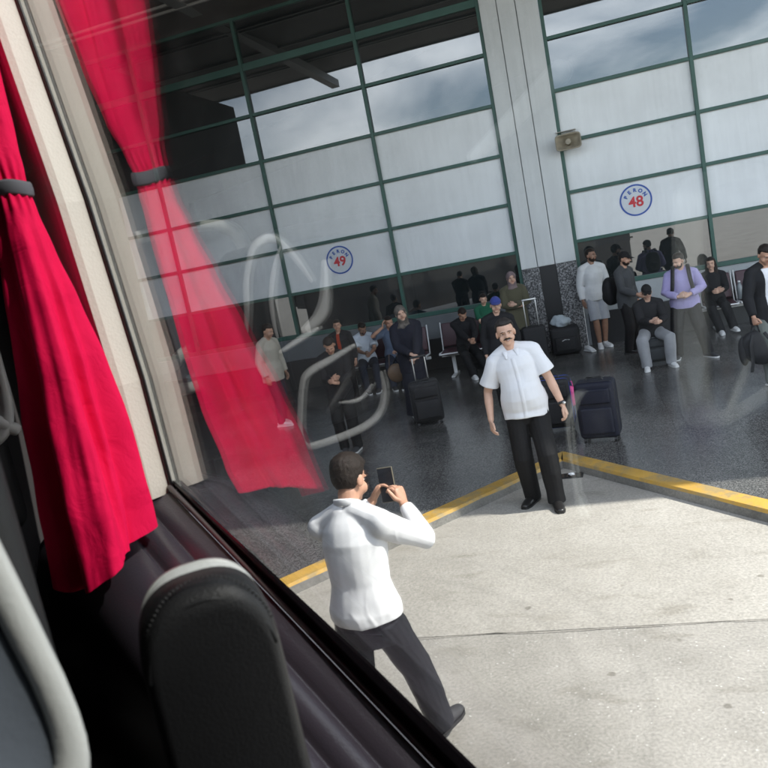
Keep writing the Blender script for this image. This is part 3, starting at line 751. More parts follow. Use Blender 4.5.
    if hair == 'hijab':
        bm = bmesh.new(); ell(bm, hp(0, .018, .022), (.090, .105, .106), Hr); ell(bm, hp(0, .0, -.06), (.084, .088, .09), Hr)
        sweep(bm, [hp(0, .0, -.09), nb+V((0, -.01, .03)), nb+V((0, -.02, -.06)), nb+V((0, -.03, -.14))], [(.082, .082), (.088, .082), (.135, .098), (.12, .10)], n=20)
        bm = remesh(bm, vox, 2); wrinkle(bm, .004, 14, (1, 1, 1), 3)
        dl = []
        for v in bm.verts:
            q = Hr.inverted() @ (v.co-hc)
            e = (q.x/.056)**2+((q.z+.022)/.082)**2
            if q.y < -.02 and e < 1.0: v.co = hc+Hr @ V((q.x, q.y+.075*min(1, (1-e)*3), q.z))
        obj('headscarf', bm, capm, root)
    if beard:
        bm = bmesh.new()
        if beard == 'moustache':
            sweep(bm, [hp(-.034, -.080, -.050), hp(-.016, -.0965, -.041), hp(0, -.1005, -.038), hp(.016, -.0965, -.041), hp(.034, -.080, -.050)], [(.005, .004), (.009, .007), (.0085, .007), (.009, .007), (.005, .004)], n=8)
            obj('moustache', bm, hm, root)
        else:
            ell(bm, hp(0, -.028, -.058), (.064, .068, .060), Hr, 4)
            for v in bm.verts:
                q = Hr.inverted() @ (v.co-hc)
                if q.z > -.032 or (abs(q.x) < .026 and -.066 < q.z): v.co = hc+Hr @ V((q.x*.7, q.y*.6, q.z*.8-.01))
                else: v.co += (v.co-hc).normalized()*.003*noise.noise(v.co*60)
            for f in bm.faces: f.smooth = True
            obj('beard', bm, hm, root)
    return root, J

def rounded(bm, c, s, r, rot=None, mi=0): return box(bm, c, s, r, 4, rot, mi)

black_shoe = mat('black_shoe_leather', (.014, .013, .013), .3)
white_shoe = mat('white_trainer', (.66, .66, .66), .6)
dark_shoe = mat('dark_trainer', (.03, .03, .033), .7)
SH_BLACK = (black_shoe, M_black); SH_WHITE = (white_shoe, M_sole_w); SH_DARKW = (dark_shoe, M_sole_w)
white_shirt = mat('white_shirt_cloth', (.68, .69, .72), .8, bump=.08, scale=150, sheen=.1)
black_tr = cloth('black_trouser', (.008, .008, .009), .75)

# -- man posing, white short sleeved shirt
r1, J1 = person('man in white short sleeved shirt and black trousers smiling by the yellow kerb', (.52, -7.60, 0), radians(4), .985, 'fair',
    pelvis=(-.055, .01, .905), lean=(-2, -9, 0), head=(6, 4, 6), feet={-1: (-.12, .06, 0), 1: (.09, -.13, 0)}, fyaw=(-28, 6),
    arms={-1: (-.37, -.06, .86), 1: (.27, -.07, .90)}, curl=(.4, .55),
    top=('short', white_shirt, {'wr': .013, 'g': .021, 'hem': -.075, 'loose': .018}), bottom=('trousers', black_tr, .012, .02), shoes=SH_BLACK,
    hair='short', hairm=M_hair2, beard='moustache', belly=.058, fat=1.0, detail=2)
def torso_front(J, x, t, out):
    i = min(int(t*8), 7); c = J['sp'][i].lerp(J['sp'][i+1], t*8-i); return c+J['fr'][i] @ V((x, -out, 0))
bm = bmesh.new()
nb = J1['nb']; f1 = J1['fr'][8]
sweep(bm, [nb+f1 @ V(p) for p in ((.0, -.085, -.045), (.052, -.070, .0), (.066, -.01, .038), (.03, .050, .055), (-.03, .050, .055), (-.066, -.01, .038), (-.052, -.070, .0), (0, -.085, -.045))], [(.006, .020)]*8, V((0, 0, 1)), 8)
for sx in (-1, 1):
    sweep(bm, [nb+f1 @ V((sx*.050, -.075, .01)), nb+f1 @ V((sx*.052, -.112, -.045))], [(.024, .005), (.008, .004)], V((1, 0, 0)), 8)
smooth(obj('collar', bm, white_shirt, r1))
from mathutils.bvhtree import BVHTree
shirt1 = [c for c in r1.children if c.name.startswith('shirt')][0]
bvh = BVHTree.FromPolygons([v.co.copy() for v in shirt1.data.vertices], [tuple(p.vertices) for p in shirt1.data.polygons])
def onshirt(x, z, out=.003):
    h = bvh.ray_cast(V((x, -1, z)), V((0, 1, 0)))
    return h[0]+V((0, -out, 0)) if h[0] else None
def axis_x(z):      # the button line follows the leaning spine
    t_ = max(0, min(8, (z-J1['pel'].z)/.0675)); i_ = min(int(t_), 7); return J1['sp'][i_].lerp(J1['sp'][i_+1], t_-i_).x
bm = bmesh.new(); rws = []
for i in range(30):
    z = .855+i*.0185; p = [onshirt(axis_x(z)+q, z, o_) for q, o_ in ((-.018, .0005), (-.016, .004), (.016, .004), (.018, .0005))]
    if all(p): rws.append(p)
for q0, q1 in zip(rws, rws[1:]):
    for k in range(3): bm.faces.new([bm.verts.new(c) for c in (q0[k], q0[k+1], q1[k+1], q1[k])])
bmesh.ops.remove_doubles(bm, verts=bm.verts, dist=1e-5)
for i in range(3, 28, 5):
    if i < len(rws): ell(bm, rws[i][1].lerp(rws[i][2], .5)+V((0, -.002, 0)), (.006, .003, .006), sub=1)
smooth(obj('button_placket', bm, white_shirt, r1))
bm = bmesh.new(); rws = []
for i in range(9):
    z = 1.17+i*.0155; rws.append([onshirt(axis_x(z)+.045+k*.014, z, .0005 if k in (0, 7) or i == 0 else .004) for k in range(8)])
for q0, q1 in zip(rws, rws[1:]):
    for k in range(7):
        if q0[k] and q0[k+1] and q1[k] and q1[k+1]: bm.faces.new([bm.verts.new(c) for c in (q0[k], q0[k+1], q1[k+1], q1[k])])
bmesh.ops.remove_doubles(bm, verts=bm.verts, dist=1e-5); smooth(obj('breast_pocket', bm, white_shirt, r1))
# watch
wr = J1['WR'][1]; wd = (J1['WR'][1]-J1['EL'][1]).normalized()
bm = bmesh.new(); sweep(bm, [wr-wd*.035, wr-wd*.012], [(.033, .033)]*2, n=16, caps='flat')
wo = smooth(obj('watch', bm, M_black, r1))
bm = bmesh.new(); s_, b_ = frame(wd, V((1, 0, 0))); ell(bm, wr-wd*.024+V((.022, -.024, 0)), (.017, .017, .017), sub=2); obj('watch_face', bm, M_chrome, wo)

# -- photographer seen from behind
sweater = mat('white_jumper_cloth', (.70, .70, .71), .85, bump=.1, scale=200, sheen=.15)
char_tr = cloth('charcoal_trouser', (.011, .012, .016), .8)
r2, J2 = person('man seen from behind in white jumper photographing with a phone', (-.02, -11.20, 0), radians(171), .905, 'tan',
    pelvis=(0, 0, .965), lean=(11, 3, -4), head=(12, 0, -6), feet={-1: (-.13, -.40, 0), 1: (.16, .12, 0)}, fyaw=(-14, 14),
    arms={-1: (-.14, -.38, 1.42), 1: (.05, -.40, 1.44)}, elbow={-1: (-1, .2, -.9), 1: (.7, -.2, -1)},
    hdir={-1: (.25, -.15, 1), 1: (-.6, -.3, .9)}, pnorm={-1: (1, -.2, .1), 1: (-.9, .1, -.4)}, curl=(.75, .5),
    top=('long', sweater, {'wr': .013, 'g': .017, 'hem': .02, 'loose': .003, 'neck': .030, 'name': 'jumper'}), bottom=('trousers', char_tr, .010, .7), shoes=(dark_shoe, M_black),
    hair='volume', beard=None, fat=.94, detail=2)
bm = bmesh.new(); f2 = J2['fr'][8]; nb2 = J2['nb']
sweep(bm, [nb2+f2 @ V(p) for p in ((0, -.072, .012), (.045, -.052, .030), (.066, 0, .050), (.045, .050, .066), (0, .064, .070), (-.045, .050, .066), (-.066, 0, .050), (-.045, -.052, .030), (0, -.072, .012))], [(.020, .006)]*9, V((0, 0, 1)), 8)
smooth(obj('collar', bm, sweater, r2))
bm = bmesh.new()
for k in (-.05, .05):        # back pockets of the trousers
    c = J2['pel']+V((k*1.5, .122, -.02)); box(bm, c, (.11, .006, .010), .002)
obj('pocket_welt', bm, char_tr, r2)
# red flash on the trouser leg is the curtain mirrored in the pane, so nothing is built for it

# phone in his hands (held, so a thing of its own)
def at_person(r, p):
    return Matrix.Translation(r.location) @ Matrix.Rotation(r.rotation_euler.z, 4, 'Z') @ Matrix.Scale(r.scale.x, 4) @ V(p)
ph = at_person(r2, J2['WR'][-1]+V((.092, -.035, .10)))
t = thing('phone', 'dark smartphone held up by the man in the white jumper', 'phone', ph, radians(171))
t.rotation_euler = (radians(10), radians(4), radians(172))
bm = bmesh.new(); rounded(bm, (0, 0, 0), (.083, .009, .172), .004); obj('case', bm, mat('phone_case', (.16, .14, .10), .35, metallic=.3), t)
bm = bmesh.new(); box(bm, (0, .0052, 0), (.076, .0012, .163)); obj('screen', bm, mat('phone_screen', (.03, .033, .04), .06), t)

# -- grey sweater man by the column
person('man in pale grey sweater and shorts standing at the granite column', (1.23, -.42, HK), radians(16), .985, 'brown',
    lean=(-3, 2, 0), head=(2, 0, 38), feet={-1: (-.05, -.06, 0), 1: (.07, .0, 0)}, fyaw=(-12, 14), curl=(.3, .3),
    top=('long', cloth('pale_grey', (.60, .60, .60)), {'wr': .008, 'loose': .02, 'hem': -.06, 'name': 'sweater'}), bottom=('shorts', cloth('grey_short', (.36, .37, .40))), shoes=SH_WHITE, beard='full', fat=.96)
# -- dark man with cap
person('man in black cap and dark jacket standing beside the lavender sweatshirt man', (1.70, -1.35, HK), radians(55), .93, 'tan', lean=(2, 0, 0), head=(10, 0, 10),
    arms={-1: (-.14, -.30, 1.02)}, top=('long', cloth('dark_grey_jacket', (.055, .058, .062)), {'loose': .022, 'hem': -.12, 'name': 'jacket'}), bottom=('trousers', black_tr, .012), shoes=SH_BLACK, hair='cap', capm=cloth('black_cap', (.012, .012, .013)), beard='full')
# -- lavender sweatshirt
rl, JL = person('bearded man in lavender sweatshirt and dark joggers with backpack straps', (2.43, -2.48, HK), radians(-8), .90, 'fair', pelvis=(0, 0, .885), lean=(3, 0, 4), head=(16, 0, -42),
    feet={-1: (-.20, .03, 0), 1: (.26, -.10, 0)}, fyaw=(-6, 42), arms={-1: (-.07, -.30, 1.05), 1: (.10, -.29, 1.07)}, elbow={-1: (-1, .3, -.6), 1: (1, .3, -.6)},
    hdir={-1: (.8, -.45, .25), 1: (-.8, -.45, -.15)}, pnorm={-1: (0, 1, -.4), 1: (0, 1, -.4)}, curl=(.5, .6),
    top=('long', cloth('lavender', (.36, .32, .56)), {'wr': .010, 'loose': .026, 'g': .026, 'hem': -.035, 'name': 'sweatshirt'}), bottom=('trousers', cloth('dark_jogger', (.012, .012, .015)), .018), shoes=SH_DARKW, beard='full', fat=1.13)
def backpack(label, loc, rotz, m, sc=1, straps=None):
    t = thing('backpack', label, 'backpack', loc, rotz); t.scale = (sc,)*3
    bm = bmesh.new(); ell(bm, (0, 0, 0), (.16, .10, .23), sub=4)
    for v in bm.verts:
        p = v.co; p.x = .16*(abs(p.x/.16)**.6)*(1 if p.x > 0 else -1); p.y = .10*(abs(p.y/.10)**.7)*(1 if p.y > 0 else -1)
        v.co += v.normal*0+V((0, 0, 0)); v.co += V((1, 1, 1))*.006*noise.noise(p*9)
    smooth(obj('bag_body', bm, m, t))
    bm = bmesh.new(); ell(bm, (0, .085, -.08), (.12, .045, .11), sub=3); smooth(obj('pocket', bm, m, t))
    bm = bmesh.new(); sweep(bm, [(-.04, -.04, .21), (-.03, -.04, .26), (.03, -.04, .26), (.04, -.04, .21)], [.009]*4, n=8); smooth(obj('grab_loop', bm, m, t))
    if straps:
        for pts in straps:
            bm = bmesh.new(); sweep(bm, pts, [(.030, .007)]*len(pts), V((1, 0, 0)), 8); smooth(obj('strap', bm, m, t))
    return t
M_pack = cloth('black_nylon', (.014, .014, .016), .6)
backpack('black backpack worn by the man in the lavender sweatshirt', at_person(rl, (0, .22, 1.22)), radians(-8), M_pack, .9,
    [[(sx*.105, -.06, .24), (sx*.105, -.17, .285), (sx*.11, -.28, .275), (sx*.118, -.385, .20), (sx*.13, -.45, .08), (sx*.15, -.46, -.06), (sx*.20, -.38, -.17), (sx*.20, -.10, -.2)] for sx in (-1, 1)])
backpack('black backpack behind the man in the dark jacket and cap', (1.48, -1.15, HK+1.02), radians(55), M_pack, 1.0)
# -- seated man with sunglasses
rs, JS = person('man in sunglasses and grey joggers sitting on a grey suitcase', (1.92, -2.68, HK), radians(2), .86, 'fair', pelvis=(0, .12, .56), lean=(14, 0, 0), head=(0, 0, 0),
    feet={-1: (-.17, -.28, 0), 1: (.22, -.24, 0)}, fyaw=(-8, 16), knees={-1: (-.3, -1, .4), 1: (.35, -1, .4)}, arms={-1: (-.02, -.30, .80), 1: (.12, -.32, .78)},
    hdir={-1: (.8, -.4, 0), 1: (-.5, -.6, .1)}, curl=(.6, .6),
    top=('long', cloth('black_sweat', (.02, .02, .022)), {'loose': .022, 'hem': -.06, 'name': 'sweatshirt'}), bottom=('trousers', cloth('grey_jogger', (.28, .285, .30)), .020), shoes=SH_WHITE, hair='cap', capm=cloth('black_cap', (.012, .012, .013)))
bm = bmesh.new()
for sx in (-1, 1): ell(bm, JS['hp'](sx*.033, -.0985, .0), (.029, .008, .022), JS['Hr'], 3)
sweep(bm, [JS['hp'](-.08, -.0, .008), JS['hp'](-.066, -.088, .008), JS['hp'](0, -.104, .006), JS['hp'](.066, -.088, .008), JS['hp'](.08, 0, .008)], [.004]*5, n=6)
smooth(obj('sunglasses', bm, M_black, rs))
# -- woman on the bench
person('woman with long dark hair in black sitting on the white framed seats', (3.12, -.52, HK), radians(-6), .88, 'fair', pelvis=(0, .10, .56), lean=(-3, 0, 0), head=(4, 0, -8),
    feet={-1: (.02, -.42, 0), 1: (.24, -.44, .04)}, fyaw=(6, 18), arms={-1: (.02, -.25, .80), 1: (.10, -.26, .78)}, hdir={-1: (.8, -.5, 0), 1: (-.8, -.4, 0)},
    top=('long', cloth('black_knit', (.014, .014, .016)), {'hem': -.1, 'name': 'jumper'}), bottom=('trousers', black_tr, .012), shoes=SH_WHITE, hair='long', fat=.92)
# -- man at the right edge
rj, JJ = person('man in open black jacket over white shirt walking with a black bag', (3.06, -4.60, HK), radians(26), .93, 'tan', lean=(6, 0, 0), head=(22, 0, -10),
    feet={-1: (-.12, -.16, 0), 1: (.12, .12, 0)}, arms={-1: (-.30, -.16, .90), 1: (.30, -.02, .95)}, curl=(1.2, .5),
    top=('long', cloth('black_jacket', (.013, .013, .015)), {'loose': .022, 'g': .03, 'hem': -.15, 'open': .07, 'under': white_shirt, 'name': 'jacket'}), bottom=('trousers', cloth('olive_grey', (.15, .165, .15)), .014), shoes=SH_DARKW)
hb = at_person(rj, JJ['WR'][-1]+V((0, 0, -.09)))
t = thing('hand_bag', 'soft black backpack hanging from the hand of the open jacket man', 'bag', hb, radians(20))
bm = bmesh.new(); ell(bm, (0, 0, -.27), (.15, .09, .21), sub=4)
for v in bm.verts: v.co.x += .05*sin(v.co.z*9); v.co += V((1, .6, .4))*.03*noise.noise(v.co*7)
smooth(obj('bag_body', bm, M_pack, t))
bm = bmesh.new(); sweep(bm, [(-.05, 0, -.09), (-.03, 0, -.01), (.03, 0, -.01), (.05, 0, -.09)], [.010]*4, n=8); smooth(obj('handle', bm, M_pack, t))
for sx in (-1, 1):
    bm = bmesh.new(); sweep(bm, [(sx*.07, -.06, -.10), (sx*.13, -.10, -.22), (sx*.10, -.06, -.42), (sx*.12, -.05, -.52)], [(.022, .006)]*4, n=8); smooth(obj('strap', bm, M_pack, t))
bm = bmesh.new(); ell(bm, (-.15, .02, -.28), (.06, .05, .17), sub=3); smooth(obj('side_pocket', bm, M_pack, t))
# -- veiled woman
navy = cloth('navy_coat', (.012, .013, .022))
M_scarf = mat('patterned_scarf_cloth', (.10, .085, .072), .85, var=.6, vscale=28)
rh, JH = person('woman in patterned headscarf and long navy coat holding a suitcase handle', (-1.35, -3.91, HK), radians(14), .915, 'fair', lean=(3, -4, 0), head=(4, -4, 6),
    arms={-1: (.0, -.30, 1.02), 1: (.07, -.32, .97)}, elbow={-1: (-1, .2, -.7), 1: (1, .2, -.7)}, hdir={-1: (.8, -.4, -.2), 1: (-.7, -.3, -.4)}, pnorm={-1: (0, .6, -1), 1: (0, .6, -1)}, curl=(.9, .9),
    top=('long', navy, {'g': .030, 'loose': .034, 'hem': -.2, 'name': 'coat', 'wr': .010}), bottom=('skirt', navy), shoes=SH_DARKW, hair='hijab', capm=M_scarf)
# -- seated and standing people left of the column
person('man in black sitting on the dark seats with white trainers, looking down', (-.98, -1.30, HK), radians(16), .88, 'tan', pelvis=(0, .12, .56), lean=(18, 0, 0), head=(24, 0, 10),
    feet={-1: (-.02, -.42, 0), 1: (.26, -.55, 0)}, fyaw=(8, 22), arms={-1: (.02, -.36, .74), 1: (.10, -.37, .74)},
    top=('long', cloth('black_knit', (.014, .014, .016)), {'name': 'jumper'}), bottom=('trousers', black_tr, .012), shoes=SH_WHITE, hair='short')
person('child in green shirt standing between the seated man and the blue cap man', (-.62, -1.00, HK), radians(10), .76, 'fair', head=(16, 0, 10), arms={-1: (-.02, -.28, 1.02), 1: (.08, -.28, 1.0)},
    top=('short', cloth('green_shirt', (.015, .10, .055))), bottom=('trousers', black_tr), shoes=SH_DARKW)
person('man in blue cap and black shirt standing right behind the smiling man', (-.07, -4.14, HK), radians(6), .86, 'fair', lean=(2, 3, 0), head=(2, 0, 4),
    top=('long', cloth('black_shirt', (.016, .016, .018)), {'g': .024}), bottom=('trousers', black_tr), shoes=SH_BLACK, hair='cap', capm=cloth('blue_cap', (.035, .05, .22)), fat=1.06)
person('woman in grey pink headscarf and olive coat leaning at the column', (-.10, -.92, HK), radians(12), .92, 'fair', head=(6, 0, 4), arms={-1: (.03, -.23, 1.12), 1: (-.02, -.24, 1.15)}, elbow={-1: (-1, .2, -.6), 1: (1, .2, -.6)},
    hdir={-1: (1, 0, .2), 1: (-1, 0, .2)}, pnorm={-1: (0, 1, 0), 1: (0, 1, 0)}, top=('long', cloth('olive_coat', (.088, .082, .052)), {'g': .03, 'loose': .03, 'hem': -.25, 'name': 'coat'}), bottom=('skirt', cloth('dark_skirt', (.02, .02, .022))), shoes=SH_BLACK, hair='hijab', capm=mat('grey_pink_scarf_cloth', (.19, .14, .145), .85, var=.2, vscale=12))
person('man in black clothes standing with head bowed and hands joined', (-1.99, -5.32, HK), radians(8), .86, 'tan', lean=(6, 0, 0), head=(34, 0, 6), feet={-1: (-.10, -.02, 0), 1: (.10, -.05, 0)},
    arms={-1: (-.02, -.30, 1.12), 1: (.05, -.31, 1.08)}, hdir={-1: (.5, -.5, .4), 1: (-.5, -.5, .4)}, curl=(.8, .8),
    top=('long', cloth('black_knit', (.014, .014, .016)), {'name': 'jumper', 'hem': -.12}), bottom=('trousers', black_tr, .01), shoes=SH_DARKW)
person('man in black jacket with red collar standing behind the man with bowed head', (-2.95, -2.05, HK), radians(6), .80, 'tan', head=(2, 0, 10), top=('long', cloth('black_jacket', (.013, .013, .015)), {'open': .035, 'under': cloth('orange_red', (.38, .05, .02)), 'name': 'jacket', 'g': .026}), bottom=('trousers', black_tr), shoes=SH_BLACK, fat=1.1)
person('bearded man in white shirt sitting on seats, looking down', (-2.78, -1.28, HK), radians(16), .90, 'brown', pelvis=(0, .12, .56), lean=(14, 0, 0), head=(20, 0, 22), feet={-1: (-.1, -.40, 0), 1: (.12, -.42, 0)},
    arms={-1: (-.02, -.34, .78), 1: (.08, -.34, .76)}, top=('short', cloth('pale_blue_white', (.50, .54, .60))), bottom=('trousers', cloth('dark_jean', (.02, .025, .04))), shoes=SH_DARKW, beard='full')
person('man in blue grey shirt sitting with one hand raised to his head', (-2.28, -1.28, HK), radians(12), .90, 'tan', pelvis=(0, .12, .56), lean=(6, 0, 0), head=(8, 0, 20), feet={-1: (-.1, -.40, 0), 1: (.12, -.42, 0)},
    arms={-1: (-.12, -.10, 1.20), 1: (.08, -.34, .76)}, elbow={-1: (-1, -.6, -.3)}, hdir={-1: (.2, .2, 1)}, top=('short', cloth('slate_blue', (.10, .13, .19))), bottom=('trousers', cloth('dark_jean', (.02, .025, .04))), shoes=SH_DARKW)
rb, JB = person('man in pale beige jacket standing behind the mirrored red curtain', (-3.76, -3.22, HK), radians(70), .93, 'tan', lean=(6, 0, 0), head=(14, 0, 6), feet={-1: (-.1, -.08, 0), 1: (.1, .06, 0)},
    top=('long', cloth('pale_beige', (.46, .42, .35)), {'g': .030, 'loose': .030, 'hem': -.14, 'name': 'jacket', 'wr': .012}), bottom=('trousers', cloth('dark_jean', (.02, .025, .04))), shoes=SH_WHITE)

# ------------------------------------------------------------------ luggage
def suitcase(label, loc, rotz, w, d, h, m, trim, handle=0, group='suitcases on the platform', name='suitcase', soft=True):
    t = thing(name, label, 'suitcase', loc, rotz, group)
    bm = bmesh.new(); z0 = .05
    rounded(bm, (0, 0, z0+h/2), (w, d, h), min(.045, d*.25)); smooth(obj('case_body', bm, m, t))
    bm = bmesh.new()
    rounded(bm, (0, -d/2-.012, z0+h*.33), (w*.80, .05, h*.46), .02); rounded(bm, (0, -d/2-.008, z0+h*.76), (w*.78, .04, h*.26), .016); smooth(obj('front_pocket', bm, m, t))
    bm = bmesh.new()
    for y in (-d*.32, d*.32):
        prt = [(x*(w/2-.0), y, z0+h/2+zz*(h/2)) for x, zz in rrect(1.006, 1.004, .22, 40)]
        sweep(bm, prt+[prt[0]], [.005]*41, V((0, 1, 0)), 6)
    smooth(obj('zip_piping', bm, trim, t))
    bm = bmesh.new(); sweep(bm, [(-.09, 0, z0+h-.005), (-.075, 0, z0+h+.03), (.075, 0, z0+h+.03), (.09, 0, z0+h-.005)], [(.010, .014)]*4, n=8); smooth(obj('grab_handle', bm, M_black, t))
    for sx in (-1, 1):
        for sy in (-1, 1):
            bm = bmesh.new(); bmesh.ops.create_cone(bm, cap_ends=True, segments=16, radius1=.028, radius2=.028, depth=.026, matrix=Matrix.Translation((sx*(w/2-.045), sy*(d/2-.04), .028)) @ Matrix.Rotation(radians(90), 4, 'Y'))
            obj('wheel', bm, M_black, t)
    if handle:
        bm = bmesh.new()
        for sx in (-1, 1): sweep(bm, [(sx*.085, d*.35, z0+h-.02), (sx*.085, d*.35, z0+h+handle)], [.009]*2, n=8)
        smooth(obj('telescopic_rod', bm, M_chrome, t))
        bm = bmesh.new(); rounded(bm, (0, d*.35, z0+h+handle), (.21, .028, .03), .01); smooth(obj('grip', bm, M_black, t))
    return t
M_blkcase = cloth('black_case', (.020, .020, .022), .6); M_navycase = cloth('navy_case', (.010, .0115, .022), .6); M_greycase = cloth('grey_case', (.05, .055, .06), .5)
suitcase('black wheeled suitcase with raised handle before the veiled woman', (-1.14, -4.42, HK), radians(16), .40, .26, .54, M_blkcase, M_greycase, .32)
suitcase('large upright navy suitcase on the platform by the kerb corner', (1.06, -6.15, HK), radians(-10), .40, .27, .60, M_navycase, M_black)
M_bluetrim = mat('blue_trim', (.02, .05, .30), .5)
suitcase('dark suitcase with blue trim half hidden behind the smiling man', (.59, -5.54, HK), radians(-5), .40, .26, .56, M_blkcase, M_bluetrim)
suitcase('grey suitcase under the seated man in sunglasses', (1.95, -2.56, HK), radians(4), .40, .26, .36, M_greycase, M_black)
bm = bmesh.new(); ell(bm, (0, 0, 0), (.06, .05, .12), sub=3); wrinkle(bm, .006, 12)
t = thing('pink_bag', 'small pink bag between the blue trimmed and navy suitcases', 'bag', (.79, -5.57, HK+.38)); 
smooth(obj('pouch', bm, mat('pink_nylon', (.72, .08, .28), .5), t))
bm = bmesh.new(); sweep(bm, [(-.03, 0, .10), (-.02, 0, .17), (.02, 0, .17), (.03, 0, .10)], [.006]*4, n=6); smooth(obj('loop', bm, mat('pink_nylon_loop', (.6, .06, .22), .5), t))
t = thing('travel_bag', 'bulky black travel bag standing against the column foot', 'bag', (.63, -.55, HK))
bm = bmesh.new(); rounded(bm, (0, 0, .25), (.50, .32, .48), .07); wrinkle(bm, .01, 6); smooth(obj('bag_body', bm, M_blkcase, t))
bm = bmesh.new(); rounded(bm, (0, -.165, .2), (.36, .05, .24), .022); smooth(obj('pocket', bm, M_blkcase, t))
bm = bmesh.new(); sweep(bm, [(-.05, -.195, .26), (0, -.20, .28), (.07, -.197, .27)], [(.006, .004)]*3, n=6); obj('emblem', bm, M_white, t)
bm = bmesh.new(); ell(bm, (0, 0, 0), (.17, .12, .11), sub=4); wrinkle(bm, .05, 9, (1, 1, 1), 4); wrinkle(bm, .03, 22, (1, 1, 1), 6)
tag(smooth(obj('plastic_bag', bm, mat('pale_plastic_film', (.42, .47, .50), .25), loc=(.60, -.55, HK+.58))), 'crumpled pale plastic bag lying on the black travel bag', 'plastic bag')
t = thing('luggage_cart', 'dark wheeled trolley case with tall silver handle left of the column', 'trolley', (.16, -1.25, HK), radians(8))
bm = bmesh.new(); rounded(bm, (0, 0, .36), (.38, .26, .62), .04); smooth(obj('case_body', bm, M_blkcase, t))
bm = bmesh.new()
for sx in (-1, 1): sweep(bm, [(sx*.10, -.02, .65), (sx*.10, -.02, 1.12)], [.011]*2, n=8)
smooth(obj('telescopic_rod', bm, M_chrome, t))
bm = bmesh.new(); rounded(bm, (0, -.02, 1.12), (.24, .03, .035), .012); smooth(obj('grip', bm, M_chrome, t))
for sx in (-1, 1):
    bm = bmesh.new(); bmesh.ops.create_cone(bm, cap_ends=True, segments=16, radius1=.035, radius2=.035, depth=.03, matrix=Matrix.Translation((sx*.14, 0, .036)) @ Matrix.Rotation(radians(90), 4, 'Y')); obj('wheel', bm, M_black, t)
t = thing('shoulder_bag', 'brown handbag on the seat behind the veiled woman', 'bag', (-1.68, -3.63, HK+.62), radians(10))
bm = bmesh.new(); ell(bm, (0, 0, 0), (.13, .06, .14), sub=3); wrinkle(bm, .008, 9); smooth(obj('bag_body', bm, mat('brown_leather', (.16, .10, .06), .5), t))
bm = bmesh.new(); sweep(bm, [(-.09, 0, .08), (-.06, 0, .28), (.04, 0, .30), (.09, 0, .08)], [.008]*4, n=6); smooth(obj('strap', bm, mat('brown_strap', (.10, .06, .04), .5), t))
t = thing('shoe', 'single white trainer on the platform right of the black travel bag', 'shoe', (.98, -.62, HK), radians(30))
bm = bmesh.new(); sweep(bm, [(0, .06, .05), (0, 0, .055), (0, -.08, .045), (0, -.15, .03), (0, -.19, .026)], [(.034, .04), (.042, .05), (.046, .04), (.047, .028), (.034, .02)], V((1, 0, 0)), 14); smooth(obj('upper', bm, white_shoe, t))
bm = bmesh.new(); rounded(bm, (0, -.06, .012), (.088, .29, .024), .01); obj('sole', bm, M_sole_w, t)
t = thing('drink_bottle', 'clear dark bottle standing on the white framed seats beside the woman', 'bottle', (3.52, -.46, HK+.465))
bm = bmesh.new(); sweep(bm, [(0, 0, 0), (0, 0, .20), (0, 0, .25), (0, 0, .28)], [.05, .05, .025, .02], n=14, caps='flat'); smooth(obj('bottle_body', bm, mat('bottle_plastic', (.20, .22, .23), .15), t))
bm = bmesh.new(); sweep(bm, [(0, 0, .28), (0, 0, .305)], [.022, .022], n=14, caps='flat'); obj('bottle_top', bm, M_white, t)

# ------------------------------------------------------------------ the bus we sit in
bus = thing('bus', 'coach interior seen from a window seat, beige pillar, dark sill, large side pane', 'bus', (CAM.x, CAM.y, 0), atan2(-.5736, .8192))
CZ = CAM.z
def L(n, d, z): return V((-d, n, z+CZ))     # across (towards pane), back along the coach, height from the eye
seal = [(1.42, 1.0), (1.345, .51), (1.265, .17), (1.222, -.13), (1.216, -.318)]
def sealz(z):
    for (d0, z0), (d1, z1) in zip(seal, seal[1:]):
        if z <= z0 and z >= z1: return d0+(d1-d0)*(z-z0)/(z1-z0)
    return seal[-1][0]
sill = [(1.216, -.318), (.85, -.495), (.635, -.60), (.30, -.755), (-.2, -.98), (-.6, -1.0)]
def sillz(d):
    for (d0, z0), (d1, z1) in zip(sill, sill[1:]):
        if d <= d0 and d >= d1: return z0+(z1-z0)*(d-d0)/(d1-d0)
    return sill[0][1] if d > sill[0][0] else sill[-1][1]
def strip(bm, rows, mi=0, close=False):
    vs_ = [[bm.verts.new(p) for p in r] for r in rows]
    fs = []
    for a, b_ in zip(vs_, vs_[1:]):
        for k in range(len(a)-(0 if close else 1)): fs.append(bm.faces.new((a[k], a[(k+1) % len(a)], b_[(k+1) % len(a)], b_[k])))
    if close: fs.append(bm.faces.new(vs_[0][::-1])); fs.append(bm.faces.new(vs_[-1]))
    for f in fs: f.material_index = mi
    bmesh.ops.recalc_face_normals(bm, faces=fs)
# pane
outline = [(d+.06, z) for d, z in seal[:-1]]+[(1.276, -.34), (1.20, -.345)] + [(d, z-.02) for d, z in sill[1:]] + [(-.6, 1.0)]
bm = bmesh.new(); prism(bm, [(-d, z+CZ) for d, z in outline], 1, .500, .5045); obj('window_pane', bm, M_bglass, bus)
